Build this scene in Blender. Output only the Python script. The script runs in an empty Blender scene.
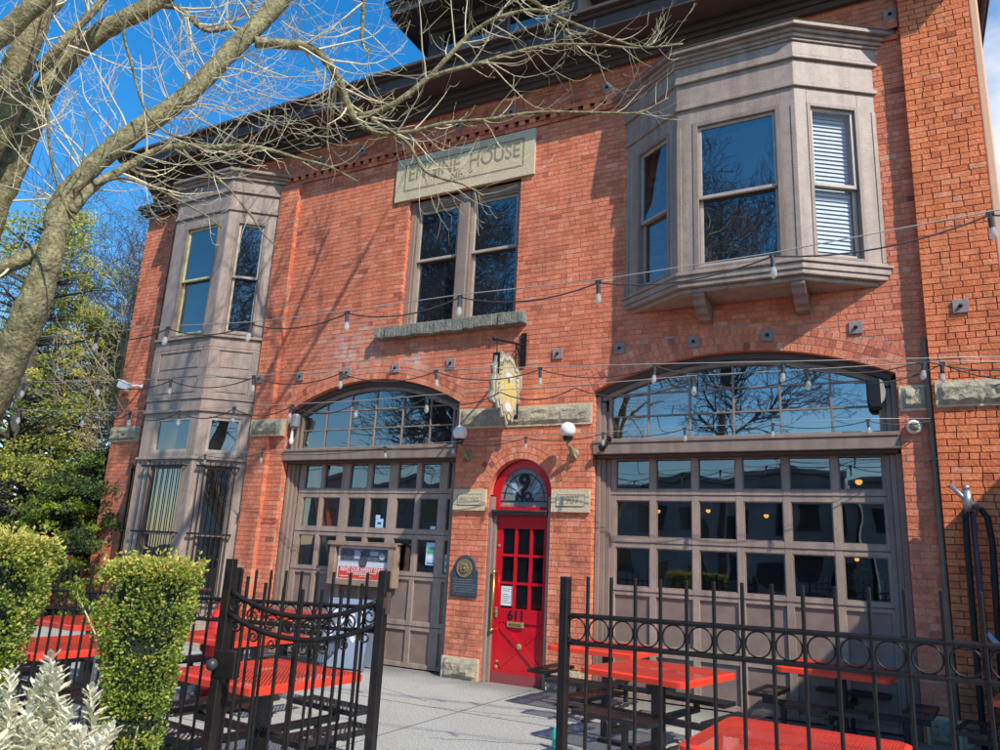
import bpy, bmesh, math, random
from mathutils import Vector, Matrix, noise as mnoise
rnd = random.Random(7)
C = bpy.context.scene.collection
PI = math.pi
# ---------------------------------------------------------------- camera (fitted to the facade)
CAM = Vector((5.7025, -10.3752, 1.7872)); FPX = 749.16
pit, yaw, rol = 0.23965, 0.49618, 0.05116
cp, sp, cy, sy, cr, sr = math.cos(pit), math.sin(pit), math.cos(yaw), math.sin(yaw), math.cos(rol), math.sin(rol)
fwd = Vector((-sy*cp, cy*cp, sp)); ri = Vector((cy, sy, 0)); up = ri.cross(fwd)
right = cr*ri + sr*up; upv = -sr*ri + cr*up
def at(px, py, D):
    return CAM + D*(fwd + right*((px-500)/FPX) - upv*((py-375)/FPX))
cd = bpy.data.cameras.new('camera'); cam = bpy.data.objects.new('camera', cd); C.objects.link(cam)
cd.sensor_width = 36; cd.lens = FPX*36/1000; cd.clip_end = 2000; cd.clip_start = 0.05
cam.matrix_world = Matrix(((right.x, upv.x, -fwd.x, CAM.x), (right.y, upv.y, -fwd.y, CAM.y), (right.z, upv.z, -fwd.z, CAM.z), (0, 0, 0, 1)))
bpy.context.scene.camera = cam
# ---------------------------------------------------------------- materials
def mat(name, col, rough=0.6, metal=0.0, spec=0.5, noise=0.0, nscale=8.0, bump=0.0, bscale=60.0, col2=None, attr=None, trans=0.0, coat=0.0, streak=0.0, speck=0.0):
    m = bpy.data.materials.new(name); m.use_nodes = True
    nt = m.node_tree; b = nt.nodes['Principled BSDF']
    b.inputs['Roughness'].default_value = rough; b.inputs['Metallic'].default_value = metal
    b.inputs['Specular IOR Level'].default_value = spec
    b.inputs['Coat Weight'].default_value = coat
    base = nt.nodes.new('ShaderNodeRGB'); base.outputs[0].default_value = (*col, 1)
    out = base.outputs[0]
    tc = nt.nodes.new('ShaderNodeTexCoord')
    if attr:            # list of colours picked by the per-face random value
        a = nt.nodes.new('ShaderNodeAttribute'); a.attribute_name = 'rnd'
        r = nt.nodes.new('ShaderNodeValToRGB'); nt.links.new(a.outputs['Fac'], r.inputs[0])
        e = r.color_ramp.elements
        while len(e) < len(attr): e.new(0.5)
        for i, c in enumerate(attr):
            e[i].position = i/(len(attr)-1); e[i].color = (*c, 1)
        out = r.outputs[0]
    if noise > 0:
        n = nt.nodes.new('ShaderNodeTexNoise'); n.inputs['Scale'].default_value = nscale; n.inputs['Detail'].default_value = 6
        n.inputs['Roughness'].default_value = 0.65
        nt.links.new(tc.outputs['Object'], n.inputs['Vector'])
        mr = nt.nodes.new('ShaderNodeMapRange'); mr.inputs[1].default_value = 0.3; mr.inputs[2].default_value = 0.7
        nt.links.new(n.outputs[0], mr.inputs[0])
        mx = nt.nodes.new('ShaderNodeMix'); mx.data_type = 'RGBA'
        nt.links.new(mr.outputs[0], mx.inputs[0]); nt.links.new(out, mx.inputs[6])
        if col2: 
            mx.inputs[7].default_value = (*col2, 1); mx.blend_type = 'MIX'
            mu = nt.nodes.new('ShaderNodeMath'); mu.operation = 'MULTIPLY'; mu.inputs[1].default_value = noise
            nt.links.new(mr.outputs[0], mu.inputs[0]); nt.links.new(mu.outputs[0], mx.inputs[0])
        else:
            mx.blend_type = 'MULTIPLY'; mx.inputs[7].default_value = (1-noise, 1-noise, 1-noise, 1)
        out = mx.outputs[2]
    for (amt, sc_, lo, hi) in ((streak, (7, 7, .55), .42, .72), (speck, (48, 48, 48), .40, .66)):
        if amt > 0:      # rain streaks / fine speckle
            mpp = nt.nodes.new('ShaderNodeMapping'); mpp.inputs['Scale'].default_value = sc_; nt.links.new(tc.outputs['Object'], mpp.inputs['Vector'])
            ns = nt.nodes.new('ShaderNodeTexNoise'); ns.inputs['Scale'].default_value = 1; ns.inputs['Detail'].default_value = 5; nt.links.new(mpp.outputs[0], ns.inputs['Vector'])
            ms_ = nt.nodes.new('ShaderNodeMapRange'); ms_.inputs[1].default_value = lo; ms_.inputs[2].default_value = hi; ms_.inputs[3].default_value = 1; ms_.inputs[4].default_value = 1-amt; nt.links.new(ns.outputs[0], ms_.inputs[0])
            mm = nt.nodes.new('ShaderNodeMix'); mm.data_type = 'RGBA'; mm.blend_type = 'MULTIPLY'; mm.inputs[0].default_value = 1; nt.links.new(out, mm.inputs[6]); nt.links.new(ms_.outputs[0], mm.inputs[7]); out = mm.outputs[2]
    nt.links.new(out, b.inputs['Base Color'])
    if bump > 0:
        n2 = nt.nodes.new('ShaderNodeTexNoise'); n2.inputs['Scale'].default_value = bscale; n2.inputs['Detail'].default_value = 5
        nt.links.new(tc.outputs['Object'], n2.inputs['Vector'])
        bp = nt.nodes.new('ShaderNodeBump'); bp.inputs['Strength'].default_value = bump; bp.inputs['Distance'].default_value = 0.02
        nt.links.new(n2.outputs[0], bp.inputs['Height']); nt.links.new(bp.outputs[0], b.inputs['Normal'])
    if trans > 0:
        b.inputs['Subsurface Weight'].default_value = 0
        tr = nt.nodes.new('ShaderNodeBsdfTranslucent'); nt.links.new(out, tr.inputs['Color'])
        ms = nt.nodes.new('ShaderNodeMixShader'); ms.inputs[0].default_value = trans
        nt.links.new(b.outputs[0], ms.inputs[1]); nt.links.new(tr.outputs[0], ms.inputs[2])
        nt.links.new(ms.outputs[0], nt.nodes['Material Output'].inputs['Surface'])
    return m
def brick_mat(name, cols, stains):
    m = mat(name, (0.4, 0.15, 0.1), 0.85, spec=0.25, attr=cols, streak=.24, noise=0.20, nscale=2.2, bump=0.5, bscale=45)
    nt = m.node_tree; b = nt.nodes['Principled BSDF']; out = b.inputs['Base Color'].links[0].from_socket
    tc = nt.nodes.new('ShaderNodeTexCoord')
    fine = nt.nodes.new('ShaderNodeTexNoise'); fine.inputs['Scale'].default_value = 26; fine.inputs['Detail'].default_value = 4
    nt.links.new(tc.outputs['Object'], fine.inputs['Vector'])
    fm = nt.nodes.new('ShaderNodeMapRange'); fm.inputs[1].default_value = .25; fm.inputs[2].default_value = .75; fm.inputs[3].default_value = .80; fm.inputs[4].default_value = 1.26
    nt.links.new(fine.outputs[0], fm.inputs[0])
    fx = nt.nodes.new('ShaderNodeMix'); fx.data_type = 'RGBA'; fx.blend_type = 'MULTIPLY'; fx.inputs[0].default_value = 1
    nt.links.new(out, fx.inputs[6]); nt.links.new(fm.outputs[0], fx.inputs[7]); out = fx.outputs[2]
    for (x, z, rx, rz, col, amt) in stains:      # weathered patches: salt bloom and soot
        mp = nt.nodes.new('ShaderNodeMapping'); mp.vector_type = 'POINT'
        mp.inputs['Location'].default_value = (-x/rx, 0, -z/rz); mp.inputs['Scale'].default_value = (1/rx, 0, 1/rz)
        nt.links.new(tc.outputs['Object'], mp.inputs['Vector'])
        ln = nt.nodes.new('ShaderNodeVectorMath'); ln.operation = 'LENGTH'; nt.links.new(mp.outputs[0], ln.inputs[0])
        mr = nt.nodes.new('ShaderNodeMapRange'); mr.inputs[1].default_value = 1.0; mr.inputs[2].default_value = 0.1; mr.inputs[3].default_value = 0; mr.inputs[4].default_value = 1
        nt.links.new(ln.outputs['Value'], mr.inputs[0])
        n = nt.nodes.new('ShaderNodeTexNoise'); n.inputs['Scale'].default_value = 6; n.inputs['Detail'].default_value = 8
        nt.links.new(tc.outputs['Object'], n.inputs['Vector'])
        nm = nt.nodes.new('ShaderNodeMapRange'); nm.inputs[1].default_value = 0.4; nm.inputs[2].default_value = 0.65; nm.inputs[4].default_value = amt
        nt.links.new(n.outputs[0], nm.inputs[0])
        mu = nt.nodes.new('ShaderNodeMath'); mu.operation = 'MULTIPLY'; nt.links.new(mr.outputs[0], mu.inputs[0]); nt.links.new(nm.outputs[0], mu.inputs[1])
        mx = nt.nodes.new('ShaderNodeMix'); mx.data_type = 'RGBA'; nt.links.new(mu.outputs[0], mx.inputs[0]); nt.links.new(out, mx.inputs[6]); mx.inputs[7].default_value = (*col, 1)
        out = mx.outputs[2]
    nt.links.new(out, b.inputs['Base Color'])
    return m
def glass_mat(name, ior, tint, see=0.0, wav=0.03, wscale=1.3, clear=.78):
    m = bpy.data.materials.new(name); m.use_nodes = True; nt = m.node_tree
    nt.nodes.remove(nt.nodes['Principled BSDF'])
    g = nt.nodes.new('ShaderNodeBsdfGlossy'); g.inputs['Roughness'].default_value = 0.015; g.inputs['Color'].default_value = (.96, .93, .88, 1)
    d = nt.nodes.new('ShaderNodeBsdfDiffuse'); d.inputs['Color'].default_value = (*tint, 1)
    t = nt.nodes.new('ShaderNodeBsdfTransparent'); t.inputs['Color'].default_value = (clear*.97, clear, clear*1.02, 1)
    s = nt.nodes.new('ShaderNodeMixShader'); s.inputs[0].default_value = see
    nt.links.new(d.outputs[0], s.inputs[1]); nt.links.new(t.outputs[0], s.inputs[2])
    f0 = nt.nodes.new('ShaderNodeFresnel'); f0.inputs['IOR'].default_value = ior
    gm = nt.nodes.new('ShaderNodeNewGeometry'); f = nt.nodes.new('ShaderNodeMix'); f.data_type = 'FLOAT'; f.inputs[3].default_value = .08   # no total reflection when leaving the sheet
    nt.links.new(gm.outputs['Backfacing'], f.inputs[0]); nt.links.new(f0.outputs[0], f.inputs[2])
    tc = nt.nodes.new('ShaderNodeTexCoord'); n = nt.nodes.new('ShaderNodeTexNoise'); n.inputs['Scale'].default_value = wscale; n.inputs['Detail'].default_value = 1
    nt.links.new(tc.outputs['Object'], n.inputs['Vector'])
    bp = nt.nodes.new('ShaderNodeBump'); bp.inputs['Strength'].default_value = wav; bp.inputs['Distance'].default_value = 0.3
    nt.links.new(n.outputs[0], bp.inputs['Height']); nt.links.new(bp.outputs[0], g.inputs['Normal'])
    mx = nt.nodes.new('ShaderNodeMixShader'); nt.links.new(f.outputs[0], mx.inputs[0])
    nt.links.new(s.outputs[0], mx.inputs[1]); nt.links.new(g.outputs[0], mx.inputs[2])
    nt.links.new(mx.outputs[0], nt.nodes['Material Output'].inputs['Surface'])
    return m
def perf_mat(name, col, rough, pitch, rad, spec=0.5):
    """expanded-metal sheet: a diagonal grid of real see-through holes"""
    m = mat(name, col, rough, spec=spec, noise=0.42, nscale=3.2, streak=.0, speck=.18); nt = m.node_tree; b = nt.nodes['Principled BSDF']
    tc = nt.nodes.new('ShaderNodeTexCoord')
    mp = nt.nodes.new('ShaderNodeMapping'); mp.inputs['Rotation'].default_value = (0, 0, PI/4); mp.inputs['Scale'].default_value = (1/pitch, 1/pitch, 0)
    nt.links.new(tc.outputs['Object'], mp.inputs['Vector'])
    fr = nt.nodes.new('ShaderNodeVectorMath'); fr.operation = 'FRACTION'; nt.links.new(mp.outputs[0], fr.inputs[0])
    sb = nt.nodes.new('ShaderNodeVectorMath'); sb.operation = 'SUBTRACT'; sb.inputs[1].default_value = (.5, .5, 0); nt.links.new(fr.outputs[0], sb.inputs[0])
    ln = nt.nodes.new('ShaderNodeVectorMath'); ln.operation = 'LENGTH'; nt.links.new(sb.outputs[0], ln.inputs[0])
    gt = nt.nodes.new('ShaderNodeMath'); gt.operation = 'GREATER_THAN'; gt.inputs[1].default_value = rad; nt.links.new(ln.outputs['Value'], gt.inputs[0])
    nt.links.new(gt.outputs[0], b.inputs['Alpha'])
    return m
M = {}
M['brick'] = brick_mat('brick', [(.41, .115, .070), (.72, .208, .110), (.84, .255, .135), (.89, .305, .168), (.90, .395, .25)],
    [(-3.0, 5.35, 1.1, .75, (.62, .52, .46), .9), (-1.6, 5.1, .35, .4, (.7, .62, .56), .9), (-.35, .55, .6, .5, (.16, .07, .05), .8), (1.5, 1.9, .35, .4, (.12, .05, .035), .8), (-.6, 5.3, 1.5, .5, (.30, .12, .08), .6),
     (-8.9, 2.0, .8, 1.6, (.30, .17, .13), .8), (0.0, 9.6, 9.0, .6, (.22, .08, .055), .55), (3.5, 9.0, 1.6, .5, (.12, .05, .035), .6), (-4.9, 1.6, .5, 1.6, (.28, .11, .08), .5), (1.1, 4.97, .32, .32, (.42, .05, .04), .9)])
M['brick_pilaster'] = brick_mat('brick_pilaster', [(.48, .125, .055), (.78, .205, .080), (.87, .245, .095), (.92, .295, .128), (.82, .33, .20)],
    [(6.5, .5, .9, 1.0, (.2, .08, .05), .7)])
M['mortar'] = mat('mortar', (.54, .365, .27), .9, noise=.45, nscale=3)
M['mortar_dark'] = mat('mortar_dark', (.17, .095, .068), .9, noise=.4, nscale=3)
M['stone'] = mat('sandstone', (.68, .57, .37), .85, noise=.5, nscale=5, col2=(.50, .41, .27), bump=.6, bscale=40)
M['stone_rock'] = mat('rock_faced_stone', (.56, .47, .31), .9, noise=.8, nscale=7, col2=(.17, .16, .13), bump=1.0, bscale=22)
M['sill_stone'] = mat('sill_stone', (.31, .30, .24), .9, noise=.8, nscale=9, col2=(.09, .10, .085), bump=1.0, bscale=30)
M['carve'] = mat('carved_letter', (.28, .235, .15), .9)
M['paint'] = mat('taupe_paint', (.36, .262, .205), .5, streak=.3, noise=.6, nscale=3.5, col2=(.24, .172, .135), speck=.12, bump=.25, bscale=90)
M['paint_light'] = mat('light_taupe_paint', (.475, .355, .28), .45, streak=.3, noise=.7, nscale=6, col2=(.31, .23, .18), speck=.12, bump=.35, bscale=70)
M['paint_panel'] = mat('brown_panel_paint', (.29, .205, .165), .5, noise=.3, nscale=4, bump=.15, bscale=60)
M['paint_dark'] = mat('dark_brown_paint', (.10, .072, .060), .55, noise=.3, nscale=4)
M['sash'] = mat('cream_sash_paint', (.56, .47, .38), .45, noise=.3, nscale=9)
M['sash_side'] = mat('orange_brown_varnish', (.36, .13, .045), .4)
M['yellow_trim'] = mat('pale_yellow_paint', (.72, .68, .36), .5, noise=.2)
M['red_door'] = mat('red_gloss_paint', (.66, .006, .018), .28, noise=.18, nscale=5, coat=.25)
M['brass'] = mat('brass', (.75, .52, .16), .28, metal=1)
M['gilt'] = mat('gilt_paint', (.40, .35, .18), .5, noise=.5, nscale=20)
M['black'] = mat('black_paint', (.009, .009, .010), .42, spec=.35, noise=.6, nscale=11, col2=(.036, .024, .018), bump=.1, bscale=120)
M['black_text'] = mat('black_lettering', (.01, .008, .008), .5)
M['blackmetal'] = mat('black_metal', (.012, .012, .012), .5, spec=.35)
M['plastic'] = mat('dark_grey_plastic', (.05, .05, .055), .4)
M['wire'] = mat('cable', (.055, .05, .048), .6)
M['steelwire'] = mat('steel_cable', (.42, .40, .36), .5, metal=.3)
M['white'] = mat('white_plastic', (.80, .80, .78), .35)
M['globe'] = mat('opal_glass', (.92, .89, .80), .2)
M['tie'] = mat('grey_iron_plate', (.40, .32, .28), .6, noise=.5, nscale=9)
M['table_red'] = perf_mat('red_coated_mesh', (.92, .062, .028), .36, .026, .29)
M['table_rim'] = mat('red_coated_rim', (.90, .06, .027), .35, noise=.12, nscale=4)
M['seat'] = perf_mat('black_coated_mesh', (.026, .025, .026), .4, .034, .33)
M['seat_rim'] = mat('black_coated_rim', (.02, .02, .021), .38, noise=.2)
M['glass'] = glass_mat('window_glass', 3.0, (.012, .014, .018), .0, .025)
M['glass_sky'] = glass_mat('transom_glass', 4.2, (.02, .024, .03), .35, .02)
M['glass_dark'] = glass_mat('garage_glass', 2.6, (.010, .012, .018), .7, .02)
M['glass_door'] = glass_mat('door_glass', 1.6, (.008, .008, .01), .3, .02)
M['glass_blind'] = glass_mat('blind_glass', 1.7, (.05, .06, .07), .98, .015, 1.3, .96)
M['room'] = mat('dim_interior', (.10, .092, .095), .8, noise=.6, nscale=.7)
M['roomfloor'] = mat('dim_floor', (.12, .09, .07), .5)
M['blind'] = mat('white_blind', (.62, .64, .64), .5)
M['orange_cloth'] = mat('orange_red_cloth', (.95, .13, .03), .7)
M['paper'] = mat('white_paper', (.78, .80, .82), .5)
M['paper_blue'] = mat('pale_blue_paper', (.45, .66, .82), .5)
M['green_ink'] = mat('green_print', (.10, .45, .17), .5)
M['blue_ink'] = mat('blue_print', (.03, .07, .22), .5)
M['poster_red'] = mat('poster_red', (.92, .07, .03), .4)
M['poster_grey'] = mat('poster_photo_grey', (.20, .21, .24), .4, noise=.9, nscale=9, col2=(.03, .03, .04))
M['poster_light'] = mat('poster_light_grey', (.52, .55, .62), .4)
M['case_wood'] = mat('case_wood', (.42, .285, .205), .5, noise=.4, nscale=6, bump=.2, bscale=50)
M['bronze'] = mat('dark_bronze', (.085, .105, .125), .42, metal=.35, noise=.4, nscale=12, bump=.4, bscale=70)
M['bronze_light'] = mat('worn_bronze', (.36, .27, .13), .5, metal=.3, noise=.5, nscale=20)
M['sign_cream'] = mat('sign_cream', (.66, .60, .36), .6, noise=.8, nscale=9, col2=(.36, .33, .19), bump=.8, bscale=18)
M['sign_grey'] = mat('sign_grey', (.27, .27, .24), .6, noise=.4)
M['sign_yellow'] = mat('sign_yellow', (.80, .58, .18), .6, noise=.6, nscale=14, col2=(.50, .38, .14), bump=.8, bscale=25)
M['sign_white'] = mat('sign_white', (.72, .72, .70), .5)
M['stain_glass'] = mat('leaded_glass', (.17, .22, .235), .15, noise=.6, nscale=14, col2=(.30, .36, .35), bump=.4, bscale=30)
M['stain_blue'] = mat('pale_blue_glass', (.34, .46, .60), .15)
M['stain_cream'] = mat('cream_glass', (.46, .42, .28), .2, noise=.4)
M['stain_red'] = mat('red_glass', (.45, .12, .10), .2)
M['pipe'] = mat('galvanised_pipe', (.45, .45, .45), .4, metal=.7, noise=.3)
M['conduit'] = mat('brown_conduit', (.20, .165, .115), .5, noise=.3, nscale=3)
M['downspout'] = mat('peach_downspout', (.86, .47, .27), .45, noise=.1)
M['hydrant'] = mat('hydrant_red', (.62, .03, .025), .4, noise=.3)
M['board_blue'] = mat('pale_blue_board', (.30, .37, .47), .35, noise=.2, nscale=3)
M['bark'] = mat('bark', (.47, .405, .205), .9, noise=1.0, nscale=11, col2=(.095, .082, .035), bump=1.0, bscale=34, speck=.45)
M['twig'] = mat('twig_bark', (.80, .70, .46), .8, noise=.6, nscale=5, col2=(.50, .41, .24))
M['bark_dark'] = mat('grey_bark', (.13, .115, .10), .9, noise=.6, nscale=4)
M['twig_far'] = mat('distant_twig', (.46, .38, .25), .9)
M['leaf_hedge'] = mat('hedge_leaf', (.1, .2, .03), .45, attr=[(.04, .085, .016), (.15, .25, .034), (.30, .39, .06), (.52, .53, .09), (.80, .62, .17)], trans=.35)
M['leaf_conifer'] = mat('conifer_leaf', (.1, .2, .03), .6, attr=[(.02, .05, .012), (.07, .12, .022), (.30, .35, .05), (.58, .56, .10), (.78, .70, .20)], trans=.45)
M['leaf_dark'] = mat('dark_conifer_leaf', (.1, .2, .03), .6, attr=[(.010, .028, .009), (.028, .065, .016), (.08, .14, .024), (.22, .30, .05)], trans=.2)
M['leaf_young'] = mat('young_leaf', (.1, .2, .03), .5, attr=[(.13, .22, .02), (.25, .33, .03), (.38, .42, .05)], trans=.35)
M['miller'] = mat('silver_leaf', (.8, .8, .7), .8, attr=[(.60, .56, .38), (.82, .77, .58), (.90, .86, .68), (.88, .82, .52)], trans=.3)
M['soil'] = mat('dark_soil', (.045, .035, .025), .95, noise=.5, nscale=20)
M['concrete'] = mat('exposed_concrete', (.60, .585, .52), .85, noise=.55, nscale=1.3, col2=(.45, .44, .385), bump=.6, bscale=120, speck=.5, streak=.0)
M['asphalt'] = mat('asphalt', (.06, .06, .062), .9, noise=.4, nscale=6, bump=.3, bscale=150)
M['opp'] = mat('far_stucco', (.42, .41, .42), .9, noise=.5, nscale=.4)
M['opp_glass'] = mat('far_window', (.02, .025, .035), .1)
M['vehicle_red'] = mat('dull_red_metal', (.22, .03, .025), .4)
M['roof'] = mat('roof_felt', (.06, .055, .05), .9)
M['copper'] = mat('teal_plastic', (.02, .45, .36), .4)
def emis(name, col, s):
    m = bpy.data.materials.new(name); m.use_nodes = True; b = m.node_tree.nodes['Principled BSDF']
    b.inputs['Base Color'].default_value = (*col, 1); b.inputs['Emission Color'].default_value = (*col, 1); b.inputs['Emission Strength'].default_value = s
    return m
M['lamp'] = emis('warm_lamp', (1, .48, .06), 2.2)
M['bulb'] = glass_mat('bulb_glass', 1.5, (.95, .90, .78), .68, .0)
# ---------------------------------------------------------------- mesh builder
class MB:
    def __init__(s): s.v = []; s.f = []; s.mi = []; s.c = []
    def add(s, vs, fs, mi=0, c=0.5):
        o = len(s.v); s.v += [tuple(p) for p in vs]
        for f in fs: s.f.append(tuple(i+o for i in f)); s.mi.append(mi); s.c.append(c)
    def box(s, x0, x1, y0, y1, z0, z1, T=None, mi=0, c=.5):
        if x1 < x0: x0, x1 = x1, x0
        if y1 < y0: y0, y1 = y1, y0
        if z1 < z0: z0, z1 = z1, z0
        vs = [Vector(p) for p in ((x0, y0, z0), (x1, y0, z0), (x1, y1, z0), (x0, y1, z0), (x0, y0, z1), (x1, y0, z1), (x1, y1, z1), (x0, y1, z1))]
        if T is not None: vs = [T @ p for p in vs]
        s.add(vs, [(0, 3, 2, 1), (4, 5, 6, 7), (0, 1, 5, 4), (1, 2, 6, 5), (2, 3, 7, 6), (3, 0, 4, 7)], mi, c); return s
    def quad(s, a, b, c_, d, mi=0, c=.5): s.add([a, b, c_, d], [(0, 1, 2, 3)], mi, c); return s
    def prism(s, poly, z0, z1, T=None, mi=0, c=.5):
        """poly in xy (counter-clockwise), extruded along z"""
        n = len(poly); vs = [Vector((p[0], p[1], z0)) for p in poly]+[Vector((p[0], p[1], z1)) for p in poly]
        if T is not None: vs = [T @ p for p in vs]
        s.add(vs, [tuple(range(n-1, -1, -1)), tuple(range(n, 2*n))]+[(i, (i+1) % n, n+(i+1) % n, n+i) for i in range(n)], mi, c); return s
    def tube(s, pts, rs, n=8, mi=0, c=.5, cap=True):
        pts = [Vector(p) for p in pts]
        if not isinstance(rs, (list, tuple)): rs = [rs]*len(pts)
        a = None; o = len(s.v)
        for i, p in enumerate(pts):
            d = (pts[min(i+1, len(pts)-1)]-pts[max(i-1, 0)])
            if d.length < 1e-9: d = Vector((0, 0, 1))
            d.normalize()
            if a is None: a = d.cross(Vector((0.31, .17, .93))); 
            a = a-d*a.dot(d)
            if a.length < 1e-5: a = d.cross(Vector((1, 0, 0)))
            a.normalize(); b = d.cross(a)
            for k in range(n):
                t = 2*PI*k/n; q = p+(a*math.cos(t)+b*math.sin(t))*rs[i]; s.v.append((q.x, q.y, q.z))
        for i in range(len(pts)-1):
            for k in range(n):
                s.f.append((o+i*n+k, o+i*n+(k+1) % n, o+(i+1)*n+(k+1) % n, o+(i+1)*n+k)); s.mi.append(mi); s.c.append(c)
        if cap:
            s.f.append(tuple(o+k for k in range(n-1, -1, -1))); s.mi.append(mi); s.c.append(c)
            s.f.append(tuple(o+(len(pts)-1)*n+k for k in range(n))); s.mi.append(mi); s.c.append(c)
        return s
    def lathe(s, prof, n=20, T=None, mi=0, c=.5):
        """profile [(r, z)] turned about z"""
        vs = []; 
        for r, z in prof:
            for k in range(n):
                t = 2*PI*k/n; p = Vector((r*math.cos(t), r*math.sin(t), z)); vs.append(T @ p if T is not None else p)
        fs = []
        for i in range(len(prof)-1):
            for k in range(n): fs.append((i*n+k, i*n+(k+1) % n, (i+1)*n+(k+1) % n, (i+1)*n+k))
        fs.append(tuple(range(n-1, -1, -1))); fs.append(tuple((len(prof)-1)*n+k for k in range(n)))
        s.add(vs, fs, mi, c); return s
    def ball(s, p, r, n=16, mi=0, squash=1.0):
        s.lathe([(r*math.sin(PI*i/10), -r*squash*math.cos(PI*i/10)) for i in range(11)], n, Matrix.Translation(p), mi); return s
    def build(s, name, mats, parent=None, smooth=False, bevel=0.0, seg=1):
        me = bpy.data.meshes.new(name)
        if not isinstance(mats, (list, tuple)): mats = [mats]
        me.from_pydata(s.v, [], s.f)
        for m in mats: me.materials.append(M[m] if isinstance(m, str) else m)
        me.polygons.foreach_set('material_index', s.mi)
        if smooth: me.polygons.foreach_set('use_smooth', [True]*len(s.f))
        at_ = me.attributes.new('rnd', 'FLOAT', 'FACE'); at_.data.foreach_set('value', s.c)
        me.update()
        o = bpy.data.objects.new(name, me); C.objects.link(o)
        if parent is not None: o.parent = parent
        if bevel > 0:
            b = o.modifiers.new('bevel', 'BEVEL'); b.width = bevel; b.segments = seg; b.limit_method = 'ANGLE'
        return o
def thing(name, label, cat, loc=(0, 0, 0), rotz=0, group=None):
    o = bpy.data.objects.new(name, None); C.objects.link(o); o.location = loc; o.rotation_euler = (0, 0, rotz); o.empty_display_size = .2
    o['label'] = label; o['category'] = cat
    if group: o['group'] = group
    return o
def tag(o, label, cat, group=None):
    o['label'] = label; o['category'] = cat
    if group: o['group'] = group
    return o
def struct(o): o['kind'] = 'structure'; return o
def dup(root, label, loc, rotz=0, group=None):
    r = root.copy(); C.objects.link(r); r.location = loc; r.rotation_euler = (0, 0, rotz); r['label'] = label
    if group: r['group'] = group
    for ch in list(root.children):
        c = ch.copy(); C.objects.link(c); c.parent = r
        for g in list(ch.children):
            d = g.copy(); C.objects.link(d); d.parent = c
    return r
def text_mesh(txt, size, depth=.004, align='CENTER', bold=0.0, sx=1.0):
    cu = bpy.data.curves.new('lettering', 'FONT'); cu.body = txt; cu.size = size; cu.extrude = depth; cu.align_x = align; cu.align_y = 'CENTER'; cu.offset = bold
    o = bpy.data.objects.new('lettering', cu); C.objects.link(o)
    dg = bpy.context.evaluated_depsgraph_get(); me = bpy.data.meshes.new_from_object(o.evaluated_get(dg))
    bpy.data.objects.remove(o); 
    return me
def text(mb, txt, size, T, mi=0, depth=.004, align='CENTER', bold=0.0, sx=1.0):
    """add lettering standing in the xz plane of T, facing -y"""
    me = text_mesh(txt, size, depth, align, bold)
    R = T @ Matrix(((sx, 0, 0, 0), (0, 0, -1, 0), (0, 1, 0, 0), (0, 0, 0, 1)))
    mb.add([R @ v.co for v in me.vertices], [tuple(p.vertices) for p in me.polygons], mi)
    bpy.data.meshes.remove(me)
def tr(x, y, z): return Matrix.Translation((x, y, z))
def faceT(A, B):
    """local frame of a wall face: x along A->B, y into the wall, z up"""
    d = Vector((B[0]-A[0], B[1]-A[1], 0)).normalized(); n = Vector((-d.y, d.x, 0))
    return Matrix(((d.x, n.x, 0, A[0]), (d.y, n.y, 0, A[1]), (0, 0, 1, 0), (0, 0, 0, 1))), (Vector(B)-Vector(A)).length
# ---------------------------------------------------------------- world and sun
SUN = Vector((1.8, -1.0, 1.96)).normalized()
el = math.asin(SUN.z); rot = math.atan2(SUN.x, SUN.y)
W = bpy.data.worlds.new('World'); bpy.context.scene.world = W; W.use_nodes = True
nt = W.node_tree; bg = nt.nodes['Background']
sky = nt.nodes.new('ShaderNodeTexSky'); sky.sky_type = 'NISHITA'; sky.sun_disc = False; sky.sun_elevation = el; sky.sun_rotation = rot
sky.altitude = 50; sky.air_density = 1.0; sky.dust_density = .3; sky.ozone_density = 2.5
hs = nt.nodes.new('ShaderNodeHueSaturation'); hs.inputs['Saturation'].default_value = 1.5; hs.inputs['Value'].default_value = 1.88
gmn = nt.nodes.new('ShaderNodeGamma'); gmn.inputs[1].default_value = .88; nt.links.new(sky.outputs[0], gmn.inputs[0]); nt.links.new(gmn.outputs[0], hs.inputs['Color'])
tcw = nt.nodes.new('ShaderNodeTexCoord')
nz = nt.nodes.new('ShaderNodeTexNoise'); nz.inputs['Scale'].default_value = 3.2; nz.inputs['Detail'].default_value = 9; nz.inputs['Roughness'].default_value = .58
mpw = nt.nodes.new('ShaderNodeMapping'); mpw.inputs['Scale'].default_value = (1, 1, 2.2); mpw.inputs['Location'].default_value = (.35, .1, 0)
nt.links.new(tcw.outputs['Generated'], mpw.inputs['Vector']); nt.links.new(mpw.outputs[0], nz.inputs['Vector'])
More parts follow.
